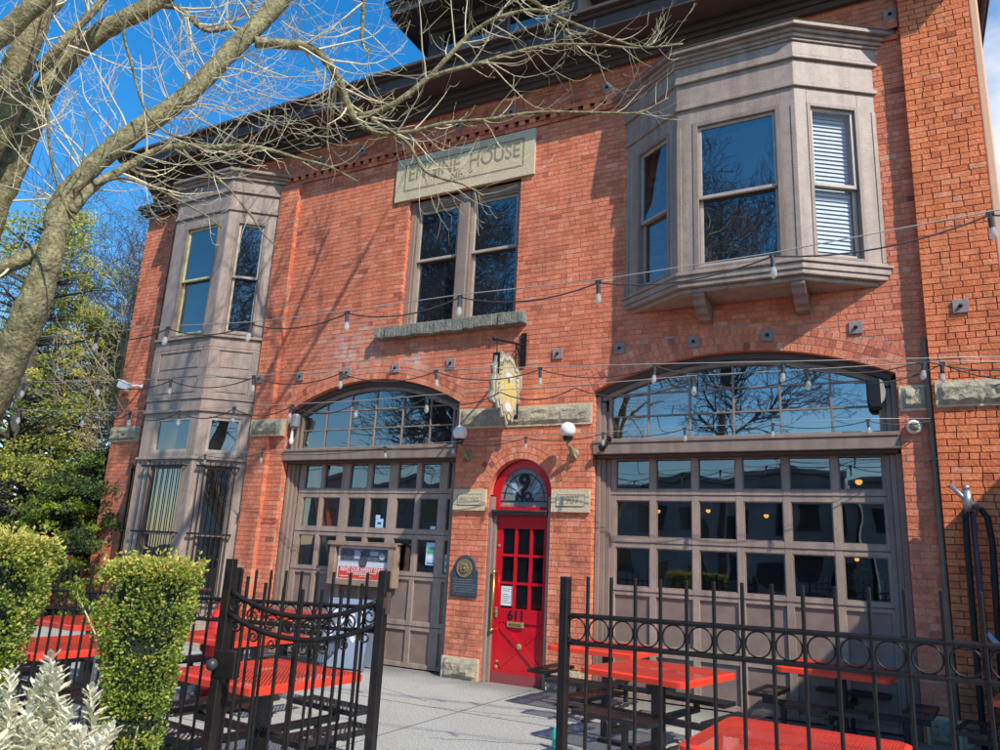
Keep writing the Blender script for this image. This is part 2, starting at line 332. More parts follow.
# cloud bank towards the north-east (right of the building) and a thinner one over the street
def cone(d, a0, a1):
    dt = nt.nodes.new('ShaderNodeVectorMath'); dt.operation = 'DOT_PRODUCT'; dt.inputs[1].default_value = Vector(d).normalized()
    nt.links.new(tcw.outputs['Generated'], dt.inputs[0])
    mr = nt.nodes.new('ShaderNodeMapRange'); mr.inputs[1].default_value = math.cos(math.radians(a0)); mr.inputs[2].default_value = math.cos(math.radians(a1))
    nt.links.new(dt.outputs['Value'], mr.inputs[0]); return mr.outputs[0]
c1 = cone((.25, .9, .33), 26, 5); c2 = cone((-.2, -1, .38), 50, 15)
ad = nt.nodes.new('ShaderNodeMath'); ad.operation = 'MAXIMUM'; nt.links.new(c1, ad.inputs[0])
m2 = nt.nodes.new('ShaderNodeMath'); m2.operation = 'MULTIPLY'; m2.inputs[1].default_value = .0; nt.links.new(c2, m2.inputs[0]); nt.links.new(m2.outputs[0], ad.inputs[1])
nm = nt.nodes.new('ShaderNodeMath'); nm.operation = 'MULTIPLY_ADD'; nm.inputs[1].default_value = .55; nt.links.new(ad.outputs[0], nm.inputs[0]); nt.links.new(nz.outputs[0], nm.inputs[2])
th = nt.nodes.new('ShaderNodeMapRange'); th.inputs[1].default_value = .78; th.inputs[2].default_value = 1.02; nt.links.new(nm.outputs[0], th.inputs[0])
mxw = nt.nodes.new('ShaderNodeMix'); mxw.data_type = 'RGBA'; nt.links.new(th.outputs[0], mxw.inputs[0]); nt.links.new(hs.outputs[0], mxw.inputs[6]); mxw.inputs[7].default_value = (6.6, 6.75, 7.0, 1)
nt.links.new(mxw.outputs[2], bg.inputs['Color']); bg.inputs['Strength'].default_value = .15
sd = bpy.data.lights.new('sun', 'SUN'); sd.energy = 5.0; sd.angle = math.radians(.53); sd.color = (1, .945, .86)
so = bpy.data.objects.new('sun', sd); C.objects.link(so); so.rotation_euler = (-SUN).to_track_quat('-Z', 'Y').to_euler()
sc = bpy.context.scene
sc.view_settings.view_transform = 'Standard'; sc.view_settings.look = 'None'; sc.view_settings.exposure = 0
sc.render.engine = 'CYCLES'; sc.cycles.use_denoising = True; sc.cycles.max_bounces = 8; sc.cycles.transparent_max_bounces = 24
sc.cycles.caustics_reflective = False; sc.cycles.caustics_refractive = False; sc.cycles.sample_clamp_indirect = 6
# ---------------------------------------------------------------- setting
g = MB(); g.quad((-400, -400, -.13), (400, -400, -.13), (400, 600, -.13), (-400, 600, -.13)); struct(g.build('ground', 'asphalt'))
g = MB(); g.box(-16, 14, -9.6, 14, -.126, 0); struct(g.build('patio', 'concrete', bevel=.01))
nt_ = M['concrete'].node_tree; b_ = nt_.nodes['Principled BSDF']; o_ = b_.inputs['Base Color'].links[0].from_socket
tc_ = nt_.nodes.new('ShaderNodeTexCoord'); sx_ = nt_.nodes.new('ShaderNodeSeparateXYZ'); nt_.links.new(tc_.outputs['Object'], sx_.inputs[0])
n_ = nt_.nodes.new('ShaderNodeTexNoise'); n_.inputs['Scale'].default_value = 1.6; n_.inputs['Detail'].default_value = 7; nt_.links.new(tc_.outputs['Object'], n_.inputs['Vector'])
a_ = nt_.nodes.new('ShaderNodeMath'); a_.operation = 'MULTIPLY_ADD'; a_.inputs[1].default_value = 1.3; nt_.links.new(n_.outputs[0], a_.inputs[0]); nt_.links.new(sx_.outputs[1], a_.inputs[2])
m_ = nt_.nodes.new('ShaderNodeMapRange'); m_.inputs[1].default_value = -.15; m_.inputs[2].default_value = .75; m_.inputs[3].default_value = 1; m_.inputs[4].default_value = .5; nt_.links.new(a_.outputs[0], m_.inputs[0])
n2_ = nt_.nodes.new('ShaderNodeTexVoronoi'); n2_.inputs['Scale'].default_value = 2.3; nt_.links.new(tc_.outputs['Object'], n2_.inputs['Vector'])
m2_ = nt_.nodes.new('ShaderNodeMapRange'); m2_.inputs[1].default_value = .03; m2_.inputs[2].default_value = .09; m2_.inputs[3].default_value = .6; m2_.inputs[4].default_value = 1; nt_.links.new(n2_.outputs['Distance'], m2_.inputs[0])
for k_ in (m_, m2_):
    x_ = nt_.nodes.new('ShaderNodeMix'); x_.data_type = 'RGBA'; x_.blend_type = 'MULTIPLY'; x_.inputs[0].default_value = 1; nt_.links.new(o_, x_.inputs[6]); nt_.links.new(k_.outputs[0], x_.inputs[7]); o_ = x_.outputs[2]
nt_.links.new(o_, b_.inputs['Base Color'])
g = MB()
for x in (-3.2, .9, 4.6): g.box(x-.004, x+.004, -9.5, -.1, .0, .0025)
for y in (-2.1, -4.4): g.box(-9, 8, y-.004, y+.004, .0, .0026)
struct(g.build('paving_joint', 'soil'))
g = MB()
for (x, y, L, a) in ((1.2, -1.9, 1.6, .25), (-.3, -1.6, 1.1, -.4), (2.0, -3.1, 1.3, .5)):
    pts = [Vector((x+L*(i/16-.5), y+L*(i/16-.5)*a+rnd.uniform(-.03, .03), .0005)) for i in range(17)]
    g.tube(pts, [.0028*rnd.uniform(.5, 1.2) for _ in pts], 4)
struct(g.build('paving_crack', 'soil'))
# ================================================================ THE BUILDING
H = thing('engine_house', 'two storey red brick fire station with two arched garage doors and red entry door', 'building')
X0, X1, TOP = -9.28, 6.93, 10.1
ROW, BL, BH = .0815, .212, .104
def arch_geo(x0, x1, zs, zc):
    h = (x1-x0)/2; r = zc-zs; R = (h*h+r*r)/(2*r); return ((x0+x1)/2, zc-R, R, h)
GL = (-4.395, -.644, 4.26, 4.77); GR = (1.712, 5.744, 4.30, 4.755); DR = (0.0, 1.06, 2.72, 3.30)
garches = [GL, GR, DR]; RING = [.345, .345, .30]
def holes(z, z2=None):
    """x intervals without brick at height z"""
    hs_ = []
    for (x0, x1, zs, zc), rg in zip(garches, RING):
        cx, cz, R, h = arch_geo(x0, x1, zs, zc)
        if z < zs-.02: hs_.append((x0, x1))
        else:
            Ro = R+rg; dz = z-cz; half = math.asin(min(1, h/R))
            if 0 < dz < Ro:
                w = math.sqrt(Ro*Ro-dz*dz)
                if half < 1.5: w = min(w, dz*math.tan(half))
                if dz < R: w = max(w, math.sqrt(R*R-dz*dz))
                hs_.append((cx-w, cx+w))
            elif dz <= 0: hs_.append((x0, x1))
    if 5.68 < z < 8.155: hs_.append((-2.011, .307))
    return hs_
def brick_rows(mb, x0, x1, y, z0, z1, holef, T=None, seed=1, jit=.0018, thick=.05, mortar_y=.007):
    r = random.Random(seed); n = int(round((z1-z0)/ROW))
    for i in range(n):
        za = z0+i*ROW; zm = za+ROW/2; iv = [(x0, x1)]
        for (a, b) in sorted(holef(zm)):
            nv = []
            for (p, q) in iv:
                if b <= p or a >= q: nv.append((p, q))
                else:
                    if a > p: nv.append((p, a))
                    if b < q: nv.append((b, q))
            iv = nv
        for (p, q) in iv:
            v = [Vector((p, y+mortar_y, za)), Vector((q, y+mortar_y, za)), Vector((q, y+mortar_y, za+ROW)), Vector((p, y+mortar_y, za+ROW))]
            if T is not None: v = [T @ k for k in v]
            mb.add(v, [(0, 1, 2, 3)], 1)
            hdr = (i % 6 == 3); off = (BL/2 if i % 2 else 0)
            x = x0-BL+off+r.uniform(-.02, .02)
            while x < q:
                L = BH if (hdr or r.random() < .10) else BL
                a = max(x, p); b = min(x+L, q)
                if q-b < .035: b = q; L = max(L, q-x)
                if a > p and a-p < .03: a = p
                if b-a > .03:
                    yy = y+r.uniform(-jit, jit); m_ = .0055+r.uniform(-.001, .001)
                    zt = r.uniform(-.0015, .0015)
                    mb.box(a+(m_ if a == x else 0), b-(m_ if b == x+L else 0), yy, yy+thick, za+.005+zt, za+ROW-.005+zt, T, 0, min(1, max(0, r.gauss(.52, .17))))
                x += L
w = MB(); brick_rows(w, X0, X1, 0, 0, TOP, holes, seed=3)
w.build('brick_wall', ['brick', 'mortar'], H)
# side walls and back, roof
w = MB(); w.box(X0, X0+.25, .06, 14, 0, TOP); w.box(X1-.25, X1, .06, 14, 0, TOP); w.box(X0+.25, X1-.25, 13.8, 14, 0, TOP)
w.build('side_wall', 'brick', H)
# arch rings: rowlock bricks
for (a_, rg) in zip(garches, RING):
    cx, cz, R, h = arch_geo(*a_); w = MB(); r = random.Random(11)
    half = math.asin(min(1, h/R)) if R > h+.01 else PI/2
    if a_ is DR: half = PI/2
    nr = 3; th_ = rg/nr
    for k in range(nr):
        ra = R+k*th_; rb = ra+th_; nb = int(round(2*half*(ra+th_/2)/.088)); 
        for i in range(nb):
            t0 = -half+2*half*i/nb; t1 = -half+2*half*(i+1)/nb; g_ = .0052/ra
            yy = r.uniform(-.004, 0); c = min(1, max(0, r.gauss(.55, .22)))
            vs = []
            for y in (yy, .06):
                for (rr, t) in ((ra+.005, t0+g_), (ra+.005, t1-g_), (rb-.005, t1-g_), (rb-.005, t0+g_)):
                    vs.append((cx+rr*math.sin(t), y, cz+rr*math.cos(t)))
            w.add(vs, [(0, 3, 2, 1), (4, 5, 6, 7), (0, 1, 5, 4), (1, 2, 6, 5), (2, 3, 7, 6), (3, 0, 4, 7)], 0, c)
    n = 40
    for i in range(n):      # mortar bed
        t0 = -half*1.02+2.04*half*i/n; t1 = -half*1.02+2.04*half*(i+1)/n
        p = [(cx+rr*math.sin(t), .0045, cz+rr*math.cos(t)) for rr, t in ((R+.001, t0), (R+.001, t1), (R+rg+.05, t1), (R+rg+.05, t0))]
        w.add(p, [(3, 2, 1, 0)], 1)
        p = [(cx+rr*math.sin(t), y, cz+rr*math.cos(t)) for rr, y, t in ((R+.001, .0045, t0), (R+.001, .0045, t1), (R+.001, .14, t1), (R+.001, .14, t0))]
        w.add(p, [(0, 1, 2, 3)], 0, .3)
    w.build('brick_arch', ['brick', 'mortar'], H)
# jamb returns of the openings
for (x, s) in ((GL[0], -1), (GL[1], 1), (GR[0], -1), (GR[1], 1), (0.0, -1), (1.06, 1)):
    w = MB(); zt = 2.72 if x in (0.0, 1.06) else 4.3
    for i in range(int(zt/ROW)):
        w.box(x, x+s*.1, .054, .13, i*ROW+.005, (i+1)*ROW-.005, None, 0, rnd.gauss(.55, .18))
    w.box(x+s*.006, x+s*.1, .012, .13, 0, zt, None, 1)
    w.build('brick_jamb', ['brick', 'mortar'], H)
# pilasters
PX0, PY = 6.12, -.14
w = MB(); brick_rows(w, PX0, X1, PY, 0, TOP, lambda z: [], seed=9, jit=.003, thick=.16, mortar_y=.012)
r9 = random.Random(5)
for i in range(int(TOP/ROW)):
    w.box(PX0+.004, PX0+.02, PY+.012, 0, i*ROW+.005, (i+1)*ROW-.005, None, 0, r9.gauss(.4, .15))
    w.box(X1-.02, X1, PY+.162, 0.05, i*ROW+.005, (i+1)*ROW-.005, None, 0, r9.gauss(.5, .15))
w.box(PX0+.0065, X1-.01, PY+.013, -.001, 0, TOP, None, 1)
w.build('pilaster', ['brick_pilaster', 'mortar_dark'], H)
for (a, b, sd_) in ((X0-.06, -8.42, 21), (-5.22, -4.75, 22)):
    w = MB(); brick_rows(w, a, b, -.10, 0, 9.05, lambda z: [], seed=sd_, thick=.11)
    rr = random.Random(sd_)
    for i in range(int(9.05/ROW)):
        pass
    w.box(a+.002, b-.0025, -.094, -.001, 0, 9.05, None, 1)
    w.build('pilaster', ['brick', 'mortar'], H)
# corbelled brick band under the cornice, with dentils between its courses
for (ra, rb) in ((X0, -8.62), (-5.2, 2.12), (5.8, 6.1)):
    w = MB(); r = random.Random(4)
    for (z0, z1, y) in ((9.06, 9.1315, -.03), (9.2095, 9.29, -.075), (9.2915, 9.37, -.05)):
        x = ra
        while x < rb-.01:
            L = BL*r.uniform(.9, 1.1); e = min(x+L, rb); w.box(x, e-.004, y+r.uniform(-.004, .004), -.004, z0, z1, None, 0, r.gauss(.4, .2)); x += L
        w.box(ra, rb, y+.012, -.005, z0, z1-.001, None, 0, .1)
    x = ra+.04
    while x < rb-.11: w.box(x, x+.11, -.062, -.006, 9.13, 9.211, None, 0, r.gauss(.4, .2)); x += .2
    w.build('corbel_course', ['brick'], H)
# cornice (front and right return) and roof
w = MB(); CX0, CX1 = -9.85, 7.30; F = -.70
w.box(CX0, CX1, F, F+.07, 10.07, 10.30)              # fascia
w.box(CX0-.05, CX1+.05, F-.06, F+.06, 10.302, 10.36)
w.box(CX0-.10, CX1+.10, F-.14, F+.06, 10.362, 10.43)   # crown
w.box(CX0+.02, CX1-.02, F+.072, -.002, 10.10, 10.14)   # soffit
w.box(CX0+.5, X1+.14, -.20, -.012, 9.98, 10.098)         # bed mould
w.box(CX0+.55, X1+.1, -.13, -.014, 9.90, 9.978)
w.box(CX0+.55, X1+.1, -.09, -.010, 9.80, 9.898)
w.box(CX1-.07, CX1, F+.072, 14.3, 10.07, 10.30); w.box(CX1-.06, CX1+.05, F+.062, 14.3, 10.302, 10.36); w.box(CX1-.06, CX1+.10, F+.062, 14.3, 10.362, 10.43)
w.box(X1+.002, CX1-.072, .0, 14.3, 10.10, 10.14); w.box(X1+.002, X1+.2, .0, 14.3, 9.95, 10.098)
w.box(CX0, CX0+.07, F+.072, 14.3, 10.07, 10.30); w.box(CX0-.10, CX0+.06, F+.062, 14.3, 10.302, 10.43); w.box(CX0+.072, X0, .0, 14.3, 10.10, 10.14)
w.build('cornice', 'paint_dark', H, bevel=.008)
w = MB(); w.box(CX0+.1, CX1-.1, -.64, 14.2, 10.432, 10.46); w.build('roof', 'roof', H)
# frieze consoles at the left corner
w = MB()
w.prism([(-.62, 10.09), (-.62, 9.98), (-.45, 9.86), (-.2, 9.62), (-.1, 9.45), (-.06, 9.45), (-.06, 10.09)], -9.3, -9.08, Matrix(((0, 0, 1, 0), (1, 0, 0, 0), (0, 1, 0, 0), (0, 0, 0, 1))))
w.box(-9.45, -8.5, -.28, -.103, 9.08, 9.2); w.box(-9.5, -8.48, -.34, -.103, 9.202, 9.28)
w.build('console', 'paint_dark', H, bevel=.006)
# dormer on the roof
w = MB(); w.box(-1.75, 1.32, -.12, 3, 10.46, 11.72); w.build('dormer_wall', 'paint', H)
w = MB(); w.box(-2.32, 1.92, -.72, -.66, 11.72, 11.92); w.box(-2.36, 1.96, -.78, 3.3, 11.922, 12.0); w.box(-2.3, 1.9, -.658, 3.2, 11.74, 11.79); w.box(-1.95, 1.52, -.25, -.121, 11.55, 11.738)
w.box(-2.34, -2.28, -.655, 3.2, 11.72, 11.92); w.box(1.88, 1.94, -.655, 3.2, 11.72, 11.92)
for (x, a) in ((-1.75, -1.5), (-.35, -.08), (1.08, 1.32)): w.box(x, a, -.17, -.122, 10.5, 11.55)
w.add([(-2.4, -.8, 12.002), (2.0, -.8, 12.002), (2.0, 3.3, 12.002), (-2.4, 3.3, 12.002), (-.2, -.2, 13.1), (-.2, 3.3, 13.1)], [(0, 1, 4), (1, 2, 5, 4), (3, 0, 4, 5), (2, 3, 5)])
w.build('dormer_eave', 'paint_dark', H, bevel=.006)
w = MB(); w.box(-1.42, -.42, -.135, -.123, 10.62, 11.5); w.box(0.0, 1.0, -.135, -.123, 10.62, 11.5); w.build('dormer_window', 'glass', H)
# stones
def rock(mb, x0, x1, y, z0, z1, depth=.05, mi=0, seed=1, nx=10, nz=4, dress=.03, T=None):
    """rock-faced block with a dressed margin"""
    r = random.Random(seed); mb.box(x0, x1, y, .03, z0, z1, T, mi)
    xa, xb, za, zb = x0+dress, x1-dress, z0+dress, z1-dress; vs = []; fs = []
    for j in range(nz+1):
        for i in range(nx+1):
            e = 0 if (i in (0, nx) or j in (0, nz)) else depth*r.uniform(.45, 1.1)
            p = Vector((xa+(xb-xa)*(i/nx+(r.uniform(-.3, .3)/nx if 0 < i < nx else 0)), y-.003-e, za+(zb-za)*(j/nz+(r.uniform(-.3, .3)/nz if 0 < j < nz else 0))))
            vs.append(T @ p if T is not None else p)
    for j in range(nz):
        for i in range(nx): a = j*(nx+1)+i; fs.append((a, a+1, a+nx+2, a+nx+1))
    mb.add(vs, fs, mi+1)
for (x0, x1, y, s_, nx) in ((-.62, 1.69, -.02, 1, 30), (5.765, 6.1, -.02, 2, 6), (6.15, 6.955, -.165, 3, 14), (-5.2, -4.42, -.125, 4, 10), (-9.37, -8.43, -.125, 5, 12)):
    w = MB(); rock(w, x0, x1, y, 3.805, 4.125, .035 if s_ == 1 else .05, 0, s_, nx, 5); w.build('belt_stone', ['stone', 'stone_rock'], H)
for (x0, x1, y, s_) in ((-.66, -.02, -.03, 7), (1.08, 1.70, -.03, 8), (6.08, 6.97, -.2, 9), (5.78, 6.07, -.03, 10)):
    w = MB(); rock(w, x0, x1, y, -.02, .308, .05, 0, s_, 9, 5); w.build('base_stone', ['stone', 'stone_rock'], H)
w = MB()
w.box(-2.33, .562, -.045, .03, 8.157, 9.028)
for b in ((-2.13, .36, 8.86, 8.885), (-2.13, .36, 8.34, 8.365), (-2.13, -2.105, 8.366, 8.859), (.335, .36, 8.366, 8.859)): w.box(b[0], b[1], -.049, -.0455, b[2], b[3], None, 1)
text(w, 'ENGINE  HOUSE', .40, tr(-.885, -.047, 8.66), 1, .002, bold=.004, sx=.80)
text(w, 'No. 9', .20, tr(-.885, -.047, 8.44), 1, .002, bold=.002)
w.build('name_stone', ['stone', 'carve'], H)
def date_stone(x0, x1, txt, size):
    w = MB(); w.box(x0, x1, -.03, .03, 2.495, 2.825)
    f = .075
    w.box(x0, x0+f, -.05, -.0305, 2.495, 2.825); w.box(x1-f, x1, -.05, -.0305, 2.495, 2.825)
    w.box(x0+f, x1-f, -.048, -.0305, 2.495, 2.495+f); w.box(x0+f, x1-f, -.048, -.0305, 2.825-f, 2.825)
    w.box(x0+f+.012, x1-f-.012, -.06, -.0305, 2.495+f+.012, 2.825-f-.012, None, 0)
    text(w, txt, size, tr((x0+x1)/2, -.061, 2.66), 1, .0015)
    return w.build('date_stone', ['stone', 'carve'], H, bevel=.003)
date_stone(-.62, -.035, 'ERECTED', .088); date_stone(1.085, 1.69, '1907', .15)
# iron tie plates
def plate(x, z, y=-.0):
    w = MB(); w.box(-.085, .085, -.022, 0, -.085, .085); w.lathe([(.025, 0), (.025, .02), (.012, .035)], 8, tr(0, -.022, 0) @ Matrix.Rotation(PI/2, 4, 'X'), 1)
    o = w.build('tie_plate', ['tie', 'blackmetal'], H, bevel=.004); o.location = (x, y, z); return o
for x in (-5.14, -4.2, -3.08, -2.0, -.86, 1.1, 2.11, 3.22, 4.23, 5.33): plate(x, 4.94, -.1 if x == -5.14 else -.004)
plate(6.5, 5.05, -.146)
for x in (-4.35, -3.25, -2.15, -1.05, .05, 1.84, 6.02): plate(x, 9.47, -.006)
plate(6.42, 9.6, -.146); plate(6.85, 9.72, -.146)
# ---------------------------------------------------------------- windows
def sash(fr, gl, T, s0, s1, z0, z1, y, t=.05, d=.035, bt=None, mi=0):
    bt = bt or t
    fr.box(s0, s0+t, y, y+d, z0, z1, T, mi); fr.box(s1-t, s1, y, y+d, z0, z1, T, mi)
    fr.box(s0+t, s1-t, y+.001, y+d-.001, z1-t, z1, T, mi); fr.box(s0+t, s1-t, y+.001, y+d-.001, z0, z0+bt, T, mi)
    if gl is not None: gl.quad(*[T @ Vector(p) for p in ((s0+t, y+d*.6, z0+bt), (s1-t, y+d*.6, z0+bt), (s1-t, y+d*.6, z1-t), (s0+t, y+d*.6, z1-t))])
def double_hung(parent, T, s0, s1, z0, z1, zm, gmat='glass', casing=.05, reveal=.055, smat='sash', blind=0, lower_gap=.0):
    fr = MB(); gl = MB(); I = T
    fr.box(s0, s0+casing, -.012, reveal+.09, z0, z1, I, 0); fr.box(s1-casing, s1, -.012, reveal+.09, z0, z1, I, 0)
    fr.box(s0+casing, s1-casing, -.010, reveal+.09, z1-casing, z1, I, 0); fr.box(s0+casing, s1-casing, -.014, reveal+.09, z0, z0+.035, I, 0)
    a, b = s0+casing, s1-casing
    sash(fr, gl, I, a, b, zm-.03, z1-casing, reveal-.02, .045, .035, None, 1)          # upper sash in front
    sash(fr, gl, I, a+.002, b-.002, z0+.035, zm+.02, reveal+.025, .045, .035, .07, 1)   # lower sash behind
    fr.box(a-.004, b+.004, reveal-.028, reveal-.02, zm-.045, zm-.028, I, 0)
    o = fr.build('window_frame', ['paint', smat], parent, bevel=.003); g_ = gl.build('window_pane', gmat, parent)
    if blind:
        bl = MB(); z = z0+.1
        while z < z1-.1:
            bl.add([I @ Vector(p) for p in ((a+.05, reveal+.095, z), (b-.05, reveal+.095, z), (b-.05, reveal+.115, z+.056), (a+.05, reveal+.115, z+.056))], [(0, 1, 2, 3)]); z += .062
        bl.build('blind', 'blind', parent)
    bk = MB(); bk.box(s0+.02, s1-.02, reveal+.30, reveal+.31, z0, z1, I); bk.build('room_backing', 'room', parent)
    return o
# --- bay windows
BD = .65
def bay_outline(xl, fl, fr_, xr, o):
    def off(A, B):
        d = Vector((B[0]-A[0], B[1]-A[1])).normalized(); n = Vector((d.y, -d.x)); return Vector(A)+n*o, d
    yf = -BD-o
    p, d = off((xl, 0), (fl, -BD)); a0 = p+d*((0-p.y)/d.y); a1 = p+d*((yf-p.y)/d.y)
    q, e = off((fr_, -BD), (xr, 0)); b1 = q+e*((yf-q.y)/e.y); b0 = q+e*((0-q.y)/e.y)
    return [(a0.x, -.003), (a1.x, yf), (b1.x, yf), (b0.x, -.003)]
def bay_band(mb, P, z0, z1, o, mi=0): mb.prism(bay_outline(*P, o), z0, z1, None, mi)
RB = (2.2, 3.17, 4.78, 5.735)
faces = [faceT((RB[0], 0), (RB[1], -BD)), faceT((RB[1], -BD), (RB[2], -BD)), faceT((RB[2], -BD), (RB[3], 0))]
wins = [(.25, .99), (.225, 1.425), (.17, .905)]
w = MB()
for (T, L), (a, b) in zip(faces, wins):
    w.box(0.0, a, 0, .045, 5.77, 8.268, T); w.box(b, L, 0, .045, 5.77, 8.268, T); w.box(a, b, 0.001, .044, 8.04, 8.268, T)
    w.box(-.005, .055, -.012, -.0005, 5.77, 8.0, T); w.box(L-.055, L+.005, -.012, -.0005, 5.77, 8.0, T)
bay = w.build('bay_window', 'paint_light', H, bevel=.004)
w = MB()
for (z0, z1, o) in ((5.47, 5.53, -.06), (5.532, 5.60, .01), (5.602, 5.69, .03), (5.692, 5.735, .055), (5.737, 5.768, .02)): bay_band(w, RB, z0, z1, o)
w.build('bay_sill', 'paint_light', bay, bevel=.01, seg=2); w = MB()
for (z0, z1, o) in ((8.27, 8.335, .035), (8.337, 8.70, .008), (8.702, 8.755, .05), (8.757, 8.965, .035), (8.967, 9.01, .06), (9.012, 9.065, .09), (9.067, 9.12, .13)): bay_band(w, RB, z0, z1, o)
w.build('bay_cornice', 'paint_light', bay, bevel=.01, seg=2)
w = MB(); bay_band(w, RB, 9.122, 9.185, .19); bay_band(w, RB, 9.187, 9.20, .205); w.build('bay_roof', 'paint', bay, bevel=.01)
double_hung(bay, faces[0][0], *wins[0], 5.77, 8.04, 6.85, 'glass_dark', smat='sash')
double_hung(bay, faces[1][0], *wins[1], 5.77, 8.04, 6.87, 'glass', casing=.07)
double_hung(bay, faces[2][0], *wins[2], 5.77, 8.04, 6.86, 'glass_blind', casing=.05, blind=1)
for x in (3.33, 4.62):
    w = MB(); pr = [(-.58, 5.468), (-.58, 5.42), (-.51, 5.39), (-.47, 5.33), (-.37, 5.30), (-.31, 5.25), (-.21, 5.23), (-.17, 5.19), (-.004, 5.18), (-.004, 5.468)]
    w.prism(pr, x, x+.17, Matrix(((0, 0, 1, 0), (1, 0, 0, 0), (0, 1, 0, 0), (0, 0, 0, 1)))); w.build('bracket', 'paint', bay, bevel=.006)
# left bay, ground to roof
LB = (-8.40, -7.60, -6.03, -5.24)
lf = [faceT((LB[0], 0), (LB[1], -BD)), faceT((LB[1], -BD), (LB[2], -BD)), faceT((LB[2], -BD), (LB[3], 0))]
lw = [(.24, .82), (.36, 1.36), (.18, .78)]
w = MB()
for (T, L), (a, b) in zip(lf, lw):
    for (z0, z1) in ((.352, 3.313), (3.372, 4.233), (5.777, 8.418)): w.box(0, a, 0, .045, z0, z1, T); w.box(b, L, 0, .045, z0, z1, T)
    w.box(a, b, .001, .044, .352, .75, T); w.box(a, b, .001, .044, 3.24, 3.313, T); w.box(a, b, .001, .044, 3.372, 3.46, T); w.box(a, b, .001, .044, 4.14, 4.233, T); w.box(a, b, .001, .044, 8.21, 8.418, T)
    w.box(0, L, .002, .045, 4.532, 5.518, T)
    for (z0, z1) in ((4.532, 4.60), (4.94, 5.09), (5.46, 5.518)): w.box(0.002, L-.002, -.022, .0015, z0, z1, T)
    for (z0, z1) in ((4.60, 4.94), (5.09, 5.46)): w.box(.002, .2, -.021, .0015, z0+.001, z1-.001, T); w.box(L-.2, L-.002, -.021, .0015, z0+.001, z1-.001, T); w.box(.235, L-.235, -.012, .0015, z0+.035, z1-.035, T)
    w.box(-.005, .06, -.012, -.0005, .352, 3.313, T); w.box(L-.06, L+.005, -.012, -.0005, .352, 3.313, T)
bay2 = w.build('bay_window', 'paint_light', H, bevel=.004)
def bands(nm, lst):
    w = MB()
    for (z0, z1, o) in lst: bay_band(w, LB, z0, z1, o)
    w.build(nm, 'paint_light', bay2, bevel=.01, seg=2)
bands('bay_base', ((0, .35, .03),)); bands('shelf_moulding', ((3.315, 3.37, .05),)); bands('belt_moulding', ((4.235, 4.29, .045), (4.292, 4.48, .005), (4.482, 4.53, .03)))
bands('bay_sill', ((5.52, 5.565, .025), (5.567, 5.72, .008), (5.722, 5.775, .06))); bands('bay_cornice', ((8.42, 8.48, .035), (8.482, 8.82, .006), (8.822, 8.88, .05), (8.882, 9.10, .035), (9.102, 9.17, .09), (9.172, 9.22, .13)))
w = MB(); bay_band(w, LB, 9.222, 9.29, .19); w.build('bay_roof', 'paint', bay2, bevel=.01)
for i, ((T, L), (a, b)) in enumerate(zip(lf, lw)):
    double_hung(bay2, T, a, b, 5.80, 8.21, 7.03, 'glass', casing=.05, smat='yellow_trim' if i == 1 else 'sash')
    double_hung(bay2, T, a, b, .752, 3.24, 1.95, 'glass_sky' if i == 2 else 'glass', casing=.05, smat='paint')
    fr = MB(); gl = MB(); sash(fr, gl, T, a, b, 3.462, 4.138, .02, .055, .05); fr.build('window_frame', 'sash', bay2, bevel=.003); gl.build('window_pane', 'glass_dark' , bay2)
    if i == 1:
        o = MB(); o.box(a+.06, a+.52, .10, .11, 3.5, 4.1, T); o.build('window_shade', mat('ochre_shade', (.42, .25, .04), .7, noise=.3), bay2)
    bk = MB(); bk.box(a+.02, b-.02, .3, .31, 3.46, 4.14, T); bk.build('room_backing', 'room', bay2)
    bars = MB(); n = 8
    for k in range(n): bars.tube([T @ Vector((a-.02+(b-a+.04)*k/(n-1), -.10, .55)), T @ Vector((a-.02+(b-a+.04)*k/(n-1), -.10, 3.27))], .009, 6)
    for z in (.75, 1.95, 3.19): bars.box(a-.09, b+.09, -.112, -.088, z-.018, z+.018, T)
    for z in (.75, 1.95, 3.19):
        for s_ in (a-.08, b+.06): bars.box(s_, s_+.02, -.10, .0, z-.012, z+.012, T)
    bars.build('window_bars', 'blackmetal', bay2)
T = lf[1][0]; w = MB(); w.box(.62, .98, .085, .1, 7.1, 7.75, T, 0); w.box(.66, .94, .08, .0845, 7.14, 7.71, T, 1); w.build('window_picture', ['sash', mat('purple_print', (.10, .05, .16), .5, noise=.8, nscale=14, col2=(.25, .08, .06))], bay2)
T = lf[2][0]; w = MB()
for k in range(7):
    TT = T @ tr(rnd.uniform(.3, .6), .17+.01*k, 5.95+.07*rnd.random()) @ Matrix.Rotation(rnd.uniform(-.5, .5), 4, 'Y'); w.box(-.12, .12, 0, .02, -.04, .16+.05*rnd.random(), TT, k % 2)
w.build('window_papers', ['paper', mat('tan_card', (.4, .27, .12), .7)], bay2)
